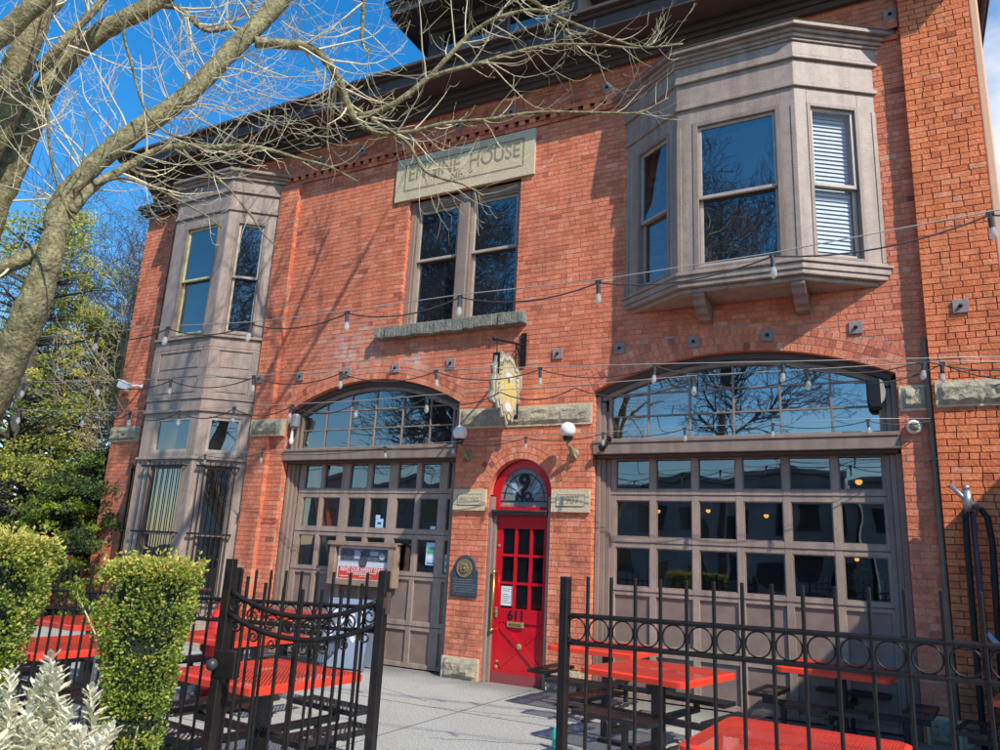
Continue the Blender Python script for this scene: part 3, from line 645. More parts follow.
# --- centre twin window
cw = MB(); T0 = Matrix.Identity(4)
for (a, b) in ((-1.88, -.94), (-.76, .24)): pass
cwin = MB().box(-.95, -.74, .07, .2, 5.70, 8.15).build('centre_window', 'paint', H, bevel=.006)
w = MB(); w.box(-2.005, -1.9, .09, .24, 5.70, 8.15); w.box(.24, .303, .09, .24, 5.70, 8.15); w.box(-1.899, -.951, .1, .24, 8.0, 8.149); w.box(-.739, .239, .1, .24, 8.0, 8.149)
w.build('window_casing', 'paint', cwin, bevel=.004)
Tc = tr(0, .13, 0)
double_hung(cwin, Tc, -1.898, -.952, 5.71, 8.0, 7.0, 'glass', casing=.04)
double_hung(cwin, Tc, -.738, .238, 5.71, 8.0, 7.0, 'glass', casing=.04)
w = MB(); z = 7.08
while z < 7.75: w.box(-.69, -.25, .245, .25, z, z+.028); z += .055
w.build('blind', mat('tan_blind', (.62, .50, .34), .6), cwin)
w = MB(); rr = random.Random(2); n = 26
for i in range(n):      # rough stone sill
    xa = -2.42+i*(2.96/n); xb = -2.42+(i+1)*(2.96/n); e0 = rr.uniform(.0, .035); dz = rr.uniform(0, .02)
    w.box(xa, xb, -.14-e0, .0, 5.46+dz, 5.682-(dz*.3))
w.build('window_sill', 'sill_stone', cwin, bevel=.012, seg=2)
w = MB()
for s_, xx in ((-1, -2.011), (1, .307)):
    for i in range(29): w.box(xx, xx+s_*.1, .054, .24, 5.684+i*ROW+.005, 5.684+(i+1)*ROW-.005, None, 0, rr.gauss(.5, .2))
    w.box(xx+s_*.006, xx+s_*.1, .012, .24, 5.684, 8.15, None, 1)
w.build('window_jamb', ['brick', 'mortar'], cwin)
# --- garages
def arch_pts(cx, cz, R, half, n, dr=0.0): return [(cx+(R+dr)*math.sin(-half+2*half*i/n), cz+(R+dr)*math.cos(-half+2*half*i/n)) for i in range(n+1)]
def garage(A, cols, tverts, name):
    x0, x1, zs, zc = A; cx, cz, R, h = arch_geo(*A); half = math.asin(h/R)
    D = .25
    gd = MB(); zb, zt = .0, 3.33
    # rails and stiles of the door
    rows = [(2.86, 3.30), (2.18, 2.70), (1.49, 2.03)]; pans = [(.73, 1.37), (.09, .585)]
    ed0, ed1 = cols[0][0]-.115, cols[-1][1]+.115
    xs = [ed0]+[c for p in cols for c in p]+[ed1]
    for i in range(0, len(xs), 2): gd.box(xs[i], xs[i+1], D, D+.06, .02, zt)
    zz = [.02]+sorted([z for p in rows+pans for z in p])+[zt]
    for (a, b) in cols:
        for i in range(0, len(zz), 2): gd.box(a, b, D+.003, D+.057, zz[i], zz[i+1])
    for z in (.655, 1.43, 2.10, 2.78): gd.box(ed0+.003, ed1-.003, D-.006, D-.0005, z-.006, z+.006, None, 1)
    for (a, b) in cols:
        for (p, q) in rows:  # glazing bead
            gd.box(a, a+.014, D+.012, D+.05, p, q, None, 2); gd.box(b-.014, b, D+.012, D+.05, p, q, None, 2); gd.box(a+.014, b-.014, D+.012, D+.05, p, p+.014, None, 2); gd.box(a+.014, b-.014, D+.012, D+.05, q-.014, q, None, 2)
    door = gd.build('garage_door', ['paint_light', 'paint_dark', 'paint'], H, bevel=.005)
    w = MB()
    for (a, b) in cols:
        for (p, q) in pans: w.box(a, b, D+.032, D+.05, p, q)
    w.build('door_panel', 'paint_panel', door)
    w = MB()
    for k, (a, b) in enumerate(cols):
        for (p, q) in rows:
            t = rnd.uniform(-.004, .004); u = rnd.uniform(-.004, .004)
            w.quad((a+.01, D+.04+t, p+.01), (b-.01, D+.04-t, p+.01), (b-.01, D+.04-t+u, q-.01), (a+.01, D+.04+t+u, q-.01))
    w.build('window_pane', 'glass_dark', door)
    # casing at the jambs
    for (x, s) in ((x0, 1), (x1, -1)):
        w = MB()
        for (a, b, y0, y1) in ((0, .07, .14, .32), (.07, .135, .18, .32), (.135, .20, .22, .33)):
            w.box(x+s*(a+.0005), x+s*b, y0, y1, .0, 3.30)
            w.box(x+s*(a+.0005), x+s*b, y0-.03, y1, 3.56, 4.02 if a > .1 else 4.15 if a > .05 else 4.24)
        w.build('door_casing', 'paint', door, bevel=.005)
    # transom beam
    w = MB(); w.box(x0+.004, x1-.004, -.02, .33, 3.345, 3.50); w.box(x0+.004, x1-.004, -.035, .32, 3.502, 3.555); w.box(x0+.03, x1-.03, .06, .33, 3.302, 3.343, None, 1)
    beam = w.build('transom_beam', ['paint', 'paint_dark'], H, bevel=.008)
    # transom light
    w = MB(); n = 36
    for (dr0, dr1, y0, y1, mi) in ((-.004, -.09, .10, .30, 1), (-.091, -.16, .16, .29, 0)):
        a = arch_pts(cx, cz, R, half*.985, n, dr0); b = arch_pts(cx, cz, R, half*.985, n, dr1)
        for i in range(n):
            vs = [(a[i][0], y0, a[i][1]), (a[i+1][0], y0, a[i+1][1]), (b[i+1][0], y0, b[i+1][1]), (b[i][0], y0, b[i][1])]; vs += [(v[0], y1, v[2]) for v in vs]
            w.add(vs, [(0, 1, 2, 3), (7, 6, 5, 4), (3, 2, 6, 7), (0, 4, 5, 1)], mi)
    Rg = R-.15; t0 = x0+.18; t1 = x1-.18
    w.box(t0, t1, .16, .29, 3.557, 3.60)
    def top(x): return cz+math.sqrt(max(0.01, Rg*Rg-(x-cx)**2))
    w.box(t0, t0+.04, .17, .29, 3.601, top(t0)); w.box(t1-.04, t1, .17, .29, 3.601, top(t1))
    for x in tverts: w.box(x-.013, x+.013, .20, .25, 3.601, top(x))
    for z in (3.93, 4.27):
        hw = math.sqrt(max(0, Rg*Rg-(z-cz)**2)); w.box(max(t0+.04, cx-hw), min(t1-.04, cx+hw), .203, .247, z-.012, z+.012)
    tw = w.build('transom_window', ['paint', 'paint_dark'], H, bevel=.003)
    w = MB(); xs = [t0+.02]+list(tverts)+[t1-.02]; zs_ = [3.59, 3.93, 4.27, 4.9]
    for i in range(len(xs)-1):
        for j in range(3):
            a, b, p = xs[i], xs[i+1], zs_[j]
            tp = lambda x: min(zs_[j+1], top(x)+.02)
            if max(tp(a), tp(b)) <= p+.02: continue
            m_ = 6; pts = [(a, p), (b, p)]+[(b-(b-a)*k/m_, max(p, tp(b-(b-a)*k/m_))) for k in range(m_+1)]
            t = rnd.uniform(-.004, .004); u = rnd.uniform(-.003, .003)
            w.add([(x, .225+t*(x-a)/(b-a)*2+u*(z-p)*2, z) for x, z in pts], [tuple(range(len(pts)))])
    w.build('window_pane', 'glass_sky' if name == 'R' else 'glass', tw)
    # dim room behind
    w = MB(); rx0, rx1 = x0-.5, x1+.5
    w.quad((rx0, .45, -.0), (rx1, .45, 0), (rx1, 7, 0), (rx0, 7, 0), 1)
    w.quad((rx0, 7, 0), (rx1, 7, 0), (rx1, 7, 5.2), (rx0, 7, 5.2)); w.quad((rx0, .45, 0), (rx0, 7, 0), (rx0, 7, 5.2), (rx0, .45, 5.2)); w.quad((rx1, 7, 0), (rx1, .45, 0), (rx1, .45, 5.2), (rx1, 7, 5.2)); w.quad((rx0, .45, 5.2), (rx0, 7, 5.2), (rx1, 7, 5.2), (rx1, .45, 5.2))
    w.build('interior_room', ['room', 'roomfloor'], H)
    return door, tw
colsR = [(1.99+.603*i, 1.99+.603*i+.51) for i in range(6)]
doorR, twR = garage(GR, colsR, [2.49, 3.10, 3.71, 4.33, 4.965], 'R')
colsL = [(-4.05, -3.655), (-3.575, -3.17), (-2.995, -2.605), (-2.515, -2.12), (-1.95, -1.555), (-1.465, -1.09), (-.93, -.76)]
doorL, twL = garage(GL, colsL, [-3.64, -3.075, -2.515, -1.92, -1.335], 'L')
# pendant lamps in the right garage, seen through the glass
for (x, y, z, r) in ((2.35, 1.2, 2.62, .035), (3.05, 1.5, 2.66, .035), (3.95, 1.2, 2.58, .035), (5.15, 2.2, 3.18, .05), (5.1, 1.4, 2.02, .03)):
    w = MB(); w.ball((x, y, z), r, 10); w.tube([(x, y, z+r), (x, y, 5.1)], .006, 5, 1); w.lathe([(.02, r*1.9), (.07, r*.9), (.08, r*.5)], 12, tr(x, y, z), 1)
    o = w.build('pendant_lamp', ['lamp', 'blackmetal'], None, smooth=True)
    tag(o, {2.35: 'small lit amber lamp behind the leftmost pane of the right garage door, second row', 3.05: 'small lit amber lamp behind the second pane of the right garage door', 3.95: 'small lit amber lamp behind the fourth pane of the right garage door', 5.15: 'lit amber lamp behind the top right pane of the right garage door', 5.1: 'lit amber lamp above the plant behind the lowest right pane'}[x], 'lamp', 'lamps inside the right garage')
# plant inside lower right pane
w = MB(); rr = random.Random(3)
for k in range(260):
    p = Vector((5.28+rr.gauss(0, .13), .75+rr.gauss(0, .12), 1.62+rr.gauss(0, .16))); a = Vector((rr.gauss(0, 1), rr.gauss(0, 1), rr.gauss(0, 1))).normalized()*.035; b = a.cross(Vector((rr.gauss(0, 1), rr.gauss(0, 1), .3))).normalized()*.018
    w.add([p-a, p+b, p+a, p-b], [(0, 1, 2, 3)], 0, rr.random())
for k in range(5): w.tube([(5.28, .75, 1.0), (5.28+.05*k-.1, .75, 1.4), (5.28+.1*k-.2, .75, 1.7)], .008, 5, 1)
w.lathe([(.10, .62), (.15, 1.0), (.14, 1.02), (.12, .98)], 14, tr(5.28, .75, 0), 2); w.lathe([(.16, 0), (.16, .03), (.04, .05), (.04, .58), (.17, .6), (.17, .62)], 14, tr(5.28, .75, 0), 3)
tag(w.build('potted_plant', ['leaf_dark', 'bark_dark', 'soil', 'plastic']), 'small leafy potted plant behind the lowest right pane of the right garage door', 'plant')
# orange cloth strips and stock inside the left garage
w = MB()
w.add([(-3.97, .35, 3.2), (-3.84, .35, 3.2), (-3.48, .35, 2.0), (-3.68, .35, 2.0)], [(0, 1, 2, 3)]); w.add([(-3.75, .38, 3.1), (-3.71, .38, 3.1), (-3.36, .38, 2.05), (-3.46, .38, 2.0)], [(0, 1, 2, 3)]); w.box(-4.05, -3.7, .9, .92, 2.1, 3.3)
tag(w.build('hanging_banner', 'orange_cloth'), 'orange red cloth hanging at a slant behind the left panes of the left garage', 'banner')
# notices in left garage panes
def sheet(par, x, z, wd, ht, m='paper', y=.282, extra=()):
    w = MB(); w.box(x-wd/2, x+wd/2, y-.003, y, z-ht/2, z+ht/2, None, 0)
    for (dx, dz, a, b, mi) in extra: w.box(x+dx-a/2, x+dx+a/2, y-.0045, y-.0031, z+dz-b/2, z+dz+b/2, None, mi)
    return w.build('notice', [m, 'green_ink', 'blue_ink', 'paper'], par)
sheet(doorL, -1.17, 1.80, .22, .36, 'paper_blue', extra=((0, .09, .17, .05, 1), (0, .02, .17, .04, 1), (0, -.06, .19, .06, 3), (0, -.15, .17, .02, 2)))
sheet(doorL, -.86, 1.66, .09, .28, 'paper', extra=((0, .06, .06, .05, 2), (0, -.05, .06, .06, 2)))
sheet(doorL, -2.28, 2.27, .16, .15, 'paper_blue', extra=((0, .0, .08, .04, 2),))
sheet(doorL, -2.32, 2.38, .09, .06, 'paper_blue')
sheet(doorL, -1.18, 2.22, .10, .05, 'paper')
# --- entry door
D = .12
dm = MB(); dx0, dx1 = .115, 1.0
cols = [(.215, .425), (.47, .68), (.725, .915)]; rows = [(1.86, 2.24), (1.45, 1.82), (1.065, 1.41)]
xs = [dx0]+[c for p in cols for c in p]+[dx1]
for i in range(0, len(xs), 2): dm.box(xs[i], xs[i+1], D, D+.05, 1.0655 if 0 < i < len(xs)-2 else .02, 2.43 if i in (0, len(xs)-2) else 2.2405)
for (a, b) in cols:
    for (p, q) in ((1.411, 1.449), (1.821, 1.859)): dm.box(a, b, D+.002, D+.048, p, q)
dm.box(cols[0][0], cols[-1][1], D+.001, D+.049, 2.241, 2.43); dm.box(cols[0][0], cols[-1][1], D+.001, D+.049, .86, 1.064); dm.box(cols[0][0], cols[-1][1], D+.001, D+.049, .02, .20)
dm.box(cols[0][0], cols[-1][1], D+.022, D+.047, .201, .859)
def diag(x0, z0, x1, z1, wd, y0, y1, mi=0):
    d = Vector((x1-x0, z1-z0)).normalized(); n = Vector((-d.y, d.x))*wd/2
    dm.prism([(x0+n.x, z0+n.y), (x0-n.x, z0-n.y), (x1-n.x, z1-n.y), (x1+n.x, z1+n.y)], y0, y1, Matrix(((1, 0, 0, 0), (0, 0, 1, 0), (0, 1, 0, 0), (0, 0, 0, 1))), mi)
diag(.225, .83, .90, .24, .10, D+.004, D+.0215); diag(.24, .25, .53, .50, .10, D+.006, D+.0212); diag(.60, .565, .90, .83, .10, D+.006, D+.0212)
dm.box(.62, 1.0, D-.001, D-.0002, .0, .0)
ed = dm.build('entry_door', 'red_door', H, bevel=.006)
w = MB(); w.box(dx0, dx1, D-.012, D+.04, .0, .018); w.box(dx0+.01, dx1-.01, D-.006, D-.0005, .02, .14); w.build('kick_plate', mat('dull_red_brown', (.28, .06, .06), .6), ed)
w = MB(); w.quad((.2, D+.03, 1.06), (.92, D+.03, 1.06), (.92, D+.03, 2.245), (.2, D+.03, 2.245)); w.build('window_pane', 'glass_door', ed)
w = MB(); text(w, '611', .19, tr(.50, D-.002, .965), 0, .003, bold=.006, sx=1.0); w.build('house_number', 'black_text', ed)
w = MB(); w.box(.36, .64, D-.014, D-.0005, .80, .875); w.box(.395, .605, D-.02, D-.0145, .822, .853, None, 1); w.build('mail_slot', ['gilt', 'brass'], ed, bevel=.003)
w = MB(); w.tube([(.135, D-.075, .72), (.135, D-.075, 1.60)], .019, 10); 
for z in (.74, 1.58): w.tube([(.135, D-.0005, z), (.135, D-.078, z)], .024, 10); w.ball((.135, D-.076, z), .03)
w.build('door_handle', 'brass', ed, smooth=True)
w = MB(); w.box(.15, .185, D-.012, D-.0005, .92, 1.07); w.lathe([(.018, 0), (.018, .02)], 10, tr(.168, D-.012, 1.0) @ Matrix.Rotation(PI/2, 4, 'X')); w.lathe([(.022, 0), (.022, .015)], 10, tr(.17, D-.0005, 1.98) @ Matrix.Rotation(PI/2, 4, 'X')); w.build('door_lock', 'gilt', ed, bevel=.003)
w = MB(); w.lathe([(.045, 0), (.035, .015), (.012, .02)], 12, tr(.565, D+.004, .53) @ Matrix.Rotation(PI/2, 4, 'X')); w.lathe([(.03, 0), (.02, .015)], 10, tr(.205, D, .22) @ Matrix.Rotation(PI/2, 4, 'X')); w.lathe([(.02, 0), (.012, .015)], 10, tr(.215, D, .30) @ Matrix.Rotation(PI/2, 4, 'X')); w.build('door_boss', 'gilt', ed)
w = MB(); w.box(.225, .415, D+.018, D+.022, 1.10, 1.385)
for k in range(7): w.box(.25, .39-.02*(k % 3), D+.0165, D+.0178, 1.34-k*.03-(.02 if k > 1 else 0), 1.349-k*.03-(.02 if k > 1 else 0), None, 1)
w.build('notice', ['paper', mat('grey_print', (.2, .2, .22), .6)], ed)
# frame, transom bar, fanlight
w = MB(); w.box(.002, .06, .03, .19, .0, 2.72); w.box(.06, .112, .075, .18, .0, 2.50); w.box(1.0, 1.058, .03, .19, .0, 2.72)
dfr = w.build('door_frame', 'paint', H, bevel=.006)
w = MB(); w.box(.062, .999, .0, .19, 2.45, 2.485); w.box(.062, .999, -.02, .17, 2.487, 2.515); w.box(.07, .99, .03, .18, 2.432, 2.448); w.build('transom_bar', 'paint_dark', dfr, bevel=.005)
cx, cz, R, h = arch_geo(*DR)
w = MB(); n = 28; a = [(cx+.528*math.sin(t), 2.72+.575*math.cos(t)) for t in [(-PI/2+PI*i/n) for i in range(n+1)]]; b = [(cx+.40*math.sin(t), 2.72+.455*math.cos(t)) for t in [(-PI/2+PI*i/n) for i in range(n+1)]]
for i in range(n):
    vs = [(a[i][0], .13, a[i][1]), (a[i+1][0], .13, a[i+1][1]), (b[i+1][0], .13, b[i+1][1]), (b[i][0], .13, b[i][1])]; vs += [(v[0], .2, v[2]) for v in vs]
    w.add(vs, [(0, 1, 2, 3), (7, 6, 5, 4), (3, 2, 6, 7), (0, 4, 5, 1)])
w.box(.06, .13, .13, .2, 2.516, 2.72); w.box(.93, .999, .13, .2, 2.516, 2.72); w.box(.13, .93, .131, .199, 2.516, 2.575)
fan = w.build('fanlight', 'red_door', H, bevel=.004)
w = MB(); m_ = [(cx+.40*math.sin(t), 2.72+.455*math.cos(t)) for t in [(PI/2-PI*i/n) for i in range(n+1)]]
pts = [(.13, 2.575), (.93, 2.575)]+m_; w.add([(x, .175, z) for x, z in pts], [tuple(range(len(pts)))])
w.box(.13, .93, .1735, .1745, 2.575, 2.66, None, 2); w.box(.15, .3, .1725, .1733, 2.60, 2.66, None, 3)
w.add([(x, .1735, z) for x, z in ((.30, 2.93), (.38, 2.98), (.43, 2.76), (.34, 2.75))], [(3, 2, 1, 0)], 1); w.add([(x, .1735, z) for x, z in ((.70, 2.76), (.66, 2.79), (.76, 2.96), (.83, 2.92))], [(0, 1, 2, 3)], 1)
w.box(.19, .22, .1735, .1745, 2.69, 2.74, None, 4); w.box(.80, .84, .1735, .1745, 2.69, 2.74, None, 4)
w.build('leaded_glass', ['stain_glass', 'stain_blue', 'stain_grey' if 'stain_grey' in M else 'stain_glass', 'stain_cream', 'stain_red'], fan)
w = MB(); w.box(.13, .93, .164, .172, 2.655, 2.672)
for t in (-60, -35, 35, 60, 80, -80):
    s_, c_ = math.sin(math.radians(t)), math.cos(math.radians(t)); w.tube([(cx+.16*s_, .168, 2.75+.16*c_), (cx+.39*s_, .168, 2.72+.445*c_)], .004, 4)
w.tube([(cx+.34*math.sin(t), .168, 2.70+.39*math.cos(t)) for t in [(-PI/2+PI*i/16) for i in range(17)]], .007, 4)
text(w, '9', .38, tr(.53, .163, 2.93), 0, .004, bold=.016); text(w, 'NO.', .17, tr(.545, .163, 2.735), 0, .004, bold=.008)
w.build('leading', 'black_text', fan)
# fittings: conduit, downspout
w = MB(); w.tube([(6.085, -.05, 4.7), (6.085, -.05, .05)], .033, 10); 
for z in (4.4, 3.2, 2.0, .8): w.box(6.04, 6.135, -.09, -.002, z-.012, z+.012)
w.build('conduit', 'conduit', H)
w = MB(); w.box(X1+.004, X1+.105, -.14, -.05, .1, 9.9); w.build('downspout', 'downspout', H, bevel=.02, seg=3)
# ================================================================ things fixed to the facade
def globe_lamp(x, z, label):
    t = thing('globe_lamp', label, 'wall lamp', (x, 0, z), 0, 'globe lamps beside the entry')
    w = MB(); w.ball((0, 0, 0), .118, 20); w.build('glass_globe', 'globe', t, smooth=True)
    w = MB(); w.lathe([(.05, -.165), (.075, -.12), (.078, -.10), (.06, -.09)], 16); w.build('lamp_holder', 'blackmetal', t)
    w = MB(); w.tube([(0, 0, -.16), (.0, .03, -.22), (0, .12, -.25), (0, .2, -.32), (0, .26, -.34)], [.02, .03, .035, .04, .03], 8); w.lathe([(.07, 0), (.08, .02), (.05, .04)], 14, tr(0, .29, -.31) @ Matrix.Rotation(PI/2, 4, 'X'))
    w.tube([(0, .2, -.31), (.05, .22, -.38), (.02, .26, -.43)], [.02, .018, .008], 6)
    w.build('bracket', 'gilt', t, bevel=.004); return t
g1 = globe_lamp(1.43, 3.67, 'white globe lamp on a gilt bracket right of the entry arch'); g1.location.y = -.3
g2 = dup(g1, 'white globe lamp on a bracket left of the entry arch, beside the left garage', (-.415, -.3, 3.685), 0, 'globe lamps beside the entry')
# plaque
t = thing('wall_plaque', 'dark arched bronze plaque with round medallion on brick left of red door', 'plaque', (-.345, 0, 1.18))
w = MB(); pr = [(-.235, 0), (.235, 0), (.235, .40), (.20, .44)]+[(.19*math.cos(a), .44+.19*math.sin(a)) for a in [PI*i/12 for i in range(0, 13)]]+[(-.20, .44), (-.235, .40)]
XZ = Matrix(((1, 0, 0, 0), (0, 0, 1, 0), (0, 1, 0, 0), (0, 0, 0, 1)))
w.prism(pr, -.03, -.006, XZ); w.build('plate', 'bronze', t, bevel=.006)
w = MB(); w.prism([(p[0]*.93, .02+p[1]*.95) for p in pr], -.036, -.031, XZ); w.build('raised_border', 'bronze', t)
w = MB(); w.lathe([(.14, 0), (.14, .012), (.125, .016), (.12, .012)], 24, tr(0, -.037, .43) @ Matrix.Rotation(PI/2, 4, 'X')); 
for i in range(9):
    a = i*2*PI/9; w.ball((.055*math.cos(a), -.05, .43+.055*math.sin(a)), .022, 8)
w.ball((0.01, -.05, .43), .035, 8); w.build('medallion', 'bronze_light', t)
w = MB(); rr = random.Random(1)
for k in range(6):
    x = -.19+.02*(k % 2)
    while x < .17:
        L = rr.uniform(.02, .06); w.box(x, x+L, -.040, -.0362, .255-k*.036, .272-k*.036); x += L+.012
w.build('raised_lines', mat('polished_bronze', (.20, .22, .24), .4, metal=.4), t)
# hanging shield sign
t = thing('hanging_sign', 'cream and gold shield shaped sign hanging from a black bracket above the entry', 'sign', (.5, 0, 0))
w = MB(); w.box(-.045, .045, -.03, -.003, 4.78, 5.33)
w.tube([(0, -.02, 5.13), (0, -.99, 4.96)], .018, 8); w.tube([(0, -.02, 4.84), (0, -.3, 5.07)], .014, 8)
sc_ = [(0, -.10-.09*math.cos(a)*(1-a/9), 5.0+.1*math.sin(a)*(1-a/9)) for a in [i*.5 for i in range(14)]]; w.tube(sc_, .011, 6)
w.tube([(0, -.03, 5.27), (0, -.14, 5.2), (0, -.16, 5.1)], .012, 6); w.ball((0, -1.0, 4.96), .035)
w.tube([(0, -.9, 4.97), (0, -.9, 4.75)], .009, 6); w.tube([(0, -.28, 5.07), (0, -.28, 4.7)], .009, 6)
w.box(-.05, .05, -.92, -.88, 4.45, 4.77)
w.build('bracket', 'blackmetal', t); w = MB(); w.box(-.05, .05, -.24, -.21, 3.88, 4.12); w.build('strap', 'blackmetal', t)
sh0 = [(-.24, 4.74), (-.55, 4.83), (-.78, 4.76), (-.93, 4.66), (-1.02, 4.55), (-1.0, 4.36), (-1.06, 4.15), (-1.0, 3.95), (-.86, 3.97), (-.80, 3.86), (-.62, 3.80), (-.50, 3.68), (-.40, 3.80), (-.30, 3.74), (-.2, 3.84), (-.12, 4.08), (-.06, 4.3), (-.13, 4.45), (-.06, 4.58), (-.15, 4.66)]
sh = [(-.55, 4.86), (-.62, 4.80), (-.74, 4.84), (-.80, 4.74), (-.93, 4.72), (-.96, 4.60), (-1.05, 4.54), (-1.00, 4.42), (-1.06, 4.30), (-1.02, 4.16), (-1.07, 4.02), (-.97, 3.98), (-.92, 4.06), (-.84, 3.92), (-.76, 3.95), (-.70, 3.82), (-.62, 3.84), (-.52, 3.70), (-.44, 3.84), (-.34, 3.78), (-.28, 3.94), (-.20, 3.92), (-.19, 4.10), (-.10, 4.18), (-.14, 4.32), (-.05, 4.40), (-.06, 4.62), (-.15, 4.60), (-.20, 4.70), (-.30, 4.70), (-.36, 4.80)]
YZ = Matrix(((0, 0, 1, 0), (1, 0, 0, 0), (0, 1, 0, 0), (0, 0, 0, 1)))
def shp(f, dy=0, dz=0): return [((p[0]+.55)*f-.55+dy, (p[1]-4.25)*f+4.25+dz) for p in sh]
w = MB(); w.prism(shp(1), -.025, .025, YZ); o = w.build('shield', 'sign_grey', t, bevel=.008)
w = MB(); w.prism(shp(.93), -.032, .032, YZ); w.build('shield_border', 'sign_cream', t)
w = MB(); w.prism(shp(.84), -.036, .036, YZ); w.build('shield_field', 'sign_grey', t)
w = MB(); w.prism(shp(.76), -.039, .039, YZ); w.build('shield_face', 'sign_cream', t)
w = MB()
for (cy_, cz_, ry, rz, z0, mi) in ((-.55, 4.28, .11, .22, .042, 0), (-.37, 4.22, .06, .20, .043, 0), (-.75, 4.26, .05, .18, .043, 0), (-.54, 4.48, .10, .06, .0435, 1), (-.53, 4.01, .10, .07, .0445, 1), (-.55, 4.42, .04, .04, .046, 2)):
    w.prism([(cy_+ry*math.cos(a), cz_+rz*math.sin(a)) for a in [2*PI*i/18 for i in range(18)]], -z0, z0, YZ, mi)
for a in range(7):
    for sg in (-1, 1): w.prism([(-.55+sg*(.19+.018*a), 4.62-a*.07), (-.55+sg*(.30+.010*a), 4.60-a*.075), (-.55+sg*(.29+.010*a), 4.575-a*.075), (-.55+sg*(.19+.018*a), 4.60-a*.07)][::sg], -.0405, .0405, YZ, 2)
for a in range(9): w.prism([(-.55+.24*math.cos(.5+a*.27), 4.50+.17*math.sin(.5+a*.27)), (-.55+.29*math.cos(.46+a*.27), 4.50+.23*math.sin(.46+a*.27)), (-.55+.29*math.cos(.54+a*.27), 4.50+.23*math.sin(.54+a*.27))], -.0408, .0408, YZ, 2)
w.prism([(-.5+.07*math.cos(a), 3.87+.07*math.sin(a)) for a in [2*PI*i/14 for i in range(14)]], -.0425, .0425, YZ, 2); w.prism([(-.5+.045*math.cos(a), 3.87+.045*math.sin(a)) for a in [2*PI*i/14 for i in range(14)]], -.0432, .0432, YZ, 0)
w.build('painted_emblem', ['sign_yellow', 'sign_white', mat('sign_dark', (.16, .15, .11), .6)], t)
# notice case
t = thing('notice_case', 'brown wooden display case with red and white poster on left garage door', 'notice case', (0, 0, 0))
w = MB(); x0, x1, z0, z1 = -3.13, -1.75, 1.22, 1.92
w.box(x0, x0+.13, .06, .235, z0, z1); w.box(x1-.13, x1, .06, .235, z0, z1); w.box(x0+.13, x1-.13, .062, .233, z0, z0+.10); w.box(x0+.13, x1-.13, .062, .233, z1-.06, z1)
w.build('frame', 'case_wood', t, bevel=.005)
w = MB(); w.box(x0-.03, x1+.04, .035, .236, z1+.002, z1+.022); w.box(x0-.04, x1+.05, .035, .058, z1-.045, z1+.001); w.build('cap', 'case_wood', t, bevel=.004)
w = MB(); w.box(x0+.03, x1-.03, .21, .232, z0+.03, z1-.03); w.build('back_board', 'poster_light', t)
w = MB(); px0, px1 = x0+.15, x1-.15; y = .13; mid = (px0+px1)/2; wd = px1-px0
w.box(px0, px1, y, y+.004, 1.30, 1.86, None, 0); w.box(px0+.05, px1-.04, y-.002, y-.0003, 1.62, 1.83, None, 2); w.box(px0+.03, px1-.0, y-.002, y-.0003, 1.33, 1.525, None, 1)
w.box(px0, px0+wd*.45, y-.002, y-.0003, 1.60, 1.615, None, 3)
w.box(px0+.35, px0+.50, y-.0035, y-.0022, 1.66, 1.80, None, 3); w.box(px0+.68, px0+.85, y-.0035, y-.0022, 1.72, 1.79, None, 3); w.prism([(px0+.93+.06*math.cos(a), 1.71+.055*math.sin(a)) for a in [2*PI*i/14 for i in range(14)]], y-.0035, y-.0022, XZ, 3)
em = [(0, -.13), (.07, -.09), (.09, -.02), (.06, .0), (.075, .06), (.05, .10), (.085, .16), (.03, .15), (0, .12), (-.03, .15), (-.085, .16), (-.05, .10), (-.075, .06), (-.06, .0), (-.09, -.02), (-.07, -.09)]
w.prism([(mid+p[0], 1.635+p[1]) for p in em], y-.005, y-.0036, XZ, 4); w.prism([(mid+.055*math.cos(a), 1.595+.055*math.sin(a)) for a in [2*PI*i/14 for i in range(14)]], y-.006, y-.0051, XZ, 2)
text(w, 'RENT OUR EVENT SPACE', .092, tr(mid+.01, y-.003, 1.478), 5, .001, bold=.0025, sx=.92)
for k, (L, z) in enumerate(((.62, 1.43), (.34, 1.405))): w.box(mid-.01-L/2, mid-.01+L/2, y-.0035, y-.0022, z-.007, z+.007, None, 5)
w.box(px0+.07, px0+.25, y-.0035, y-.0022, 1.36, 1.374, None, 5); w.box(mid-.05, mid+.2, y-.0035, y-.0022, 1.37, 1.378, None, 5)
w.build('poster', ['paper', 'poster_red', 'poster_grey', 'poster_light', mat('emblem_green_grey', (.06, .08, .07), .5), 'white'], t)
w = MB(); w.quad((x0+.13, .085, z0+.10), (x1-.13, .085, z0+.10), (x1-.13, .085, z1-.06), (x0+.13, .085, z1-.06)); w.build('front_pane', glass_mat('case_glass', 1.25, (.5, .5, .5), 1.0, 0, 1, .98), t)
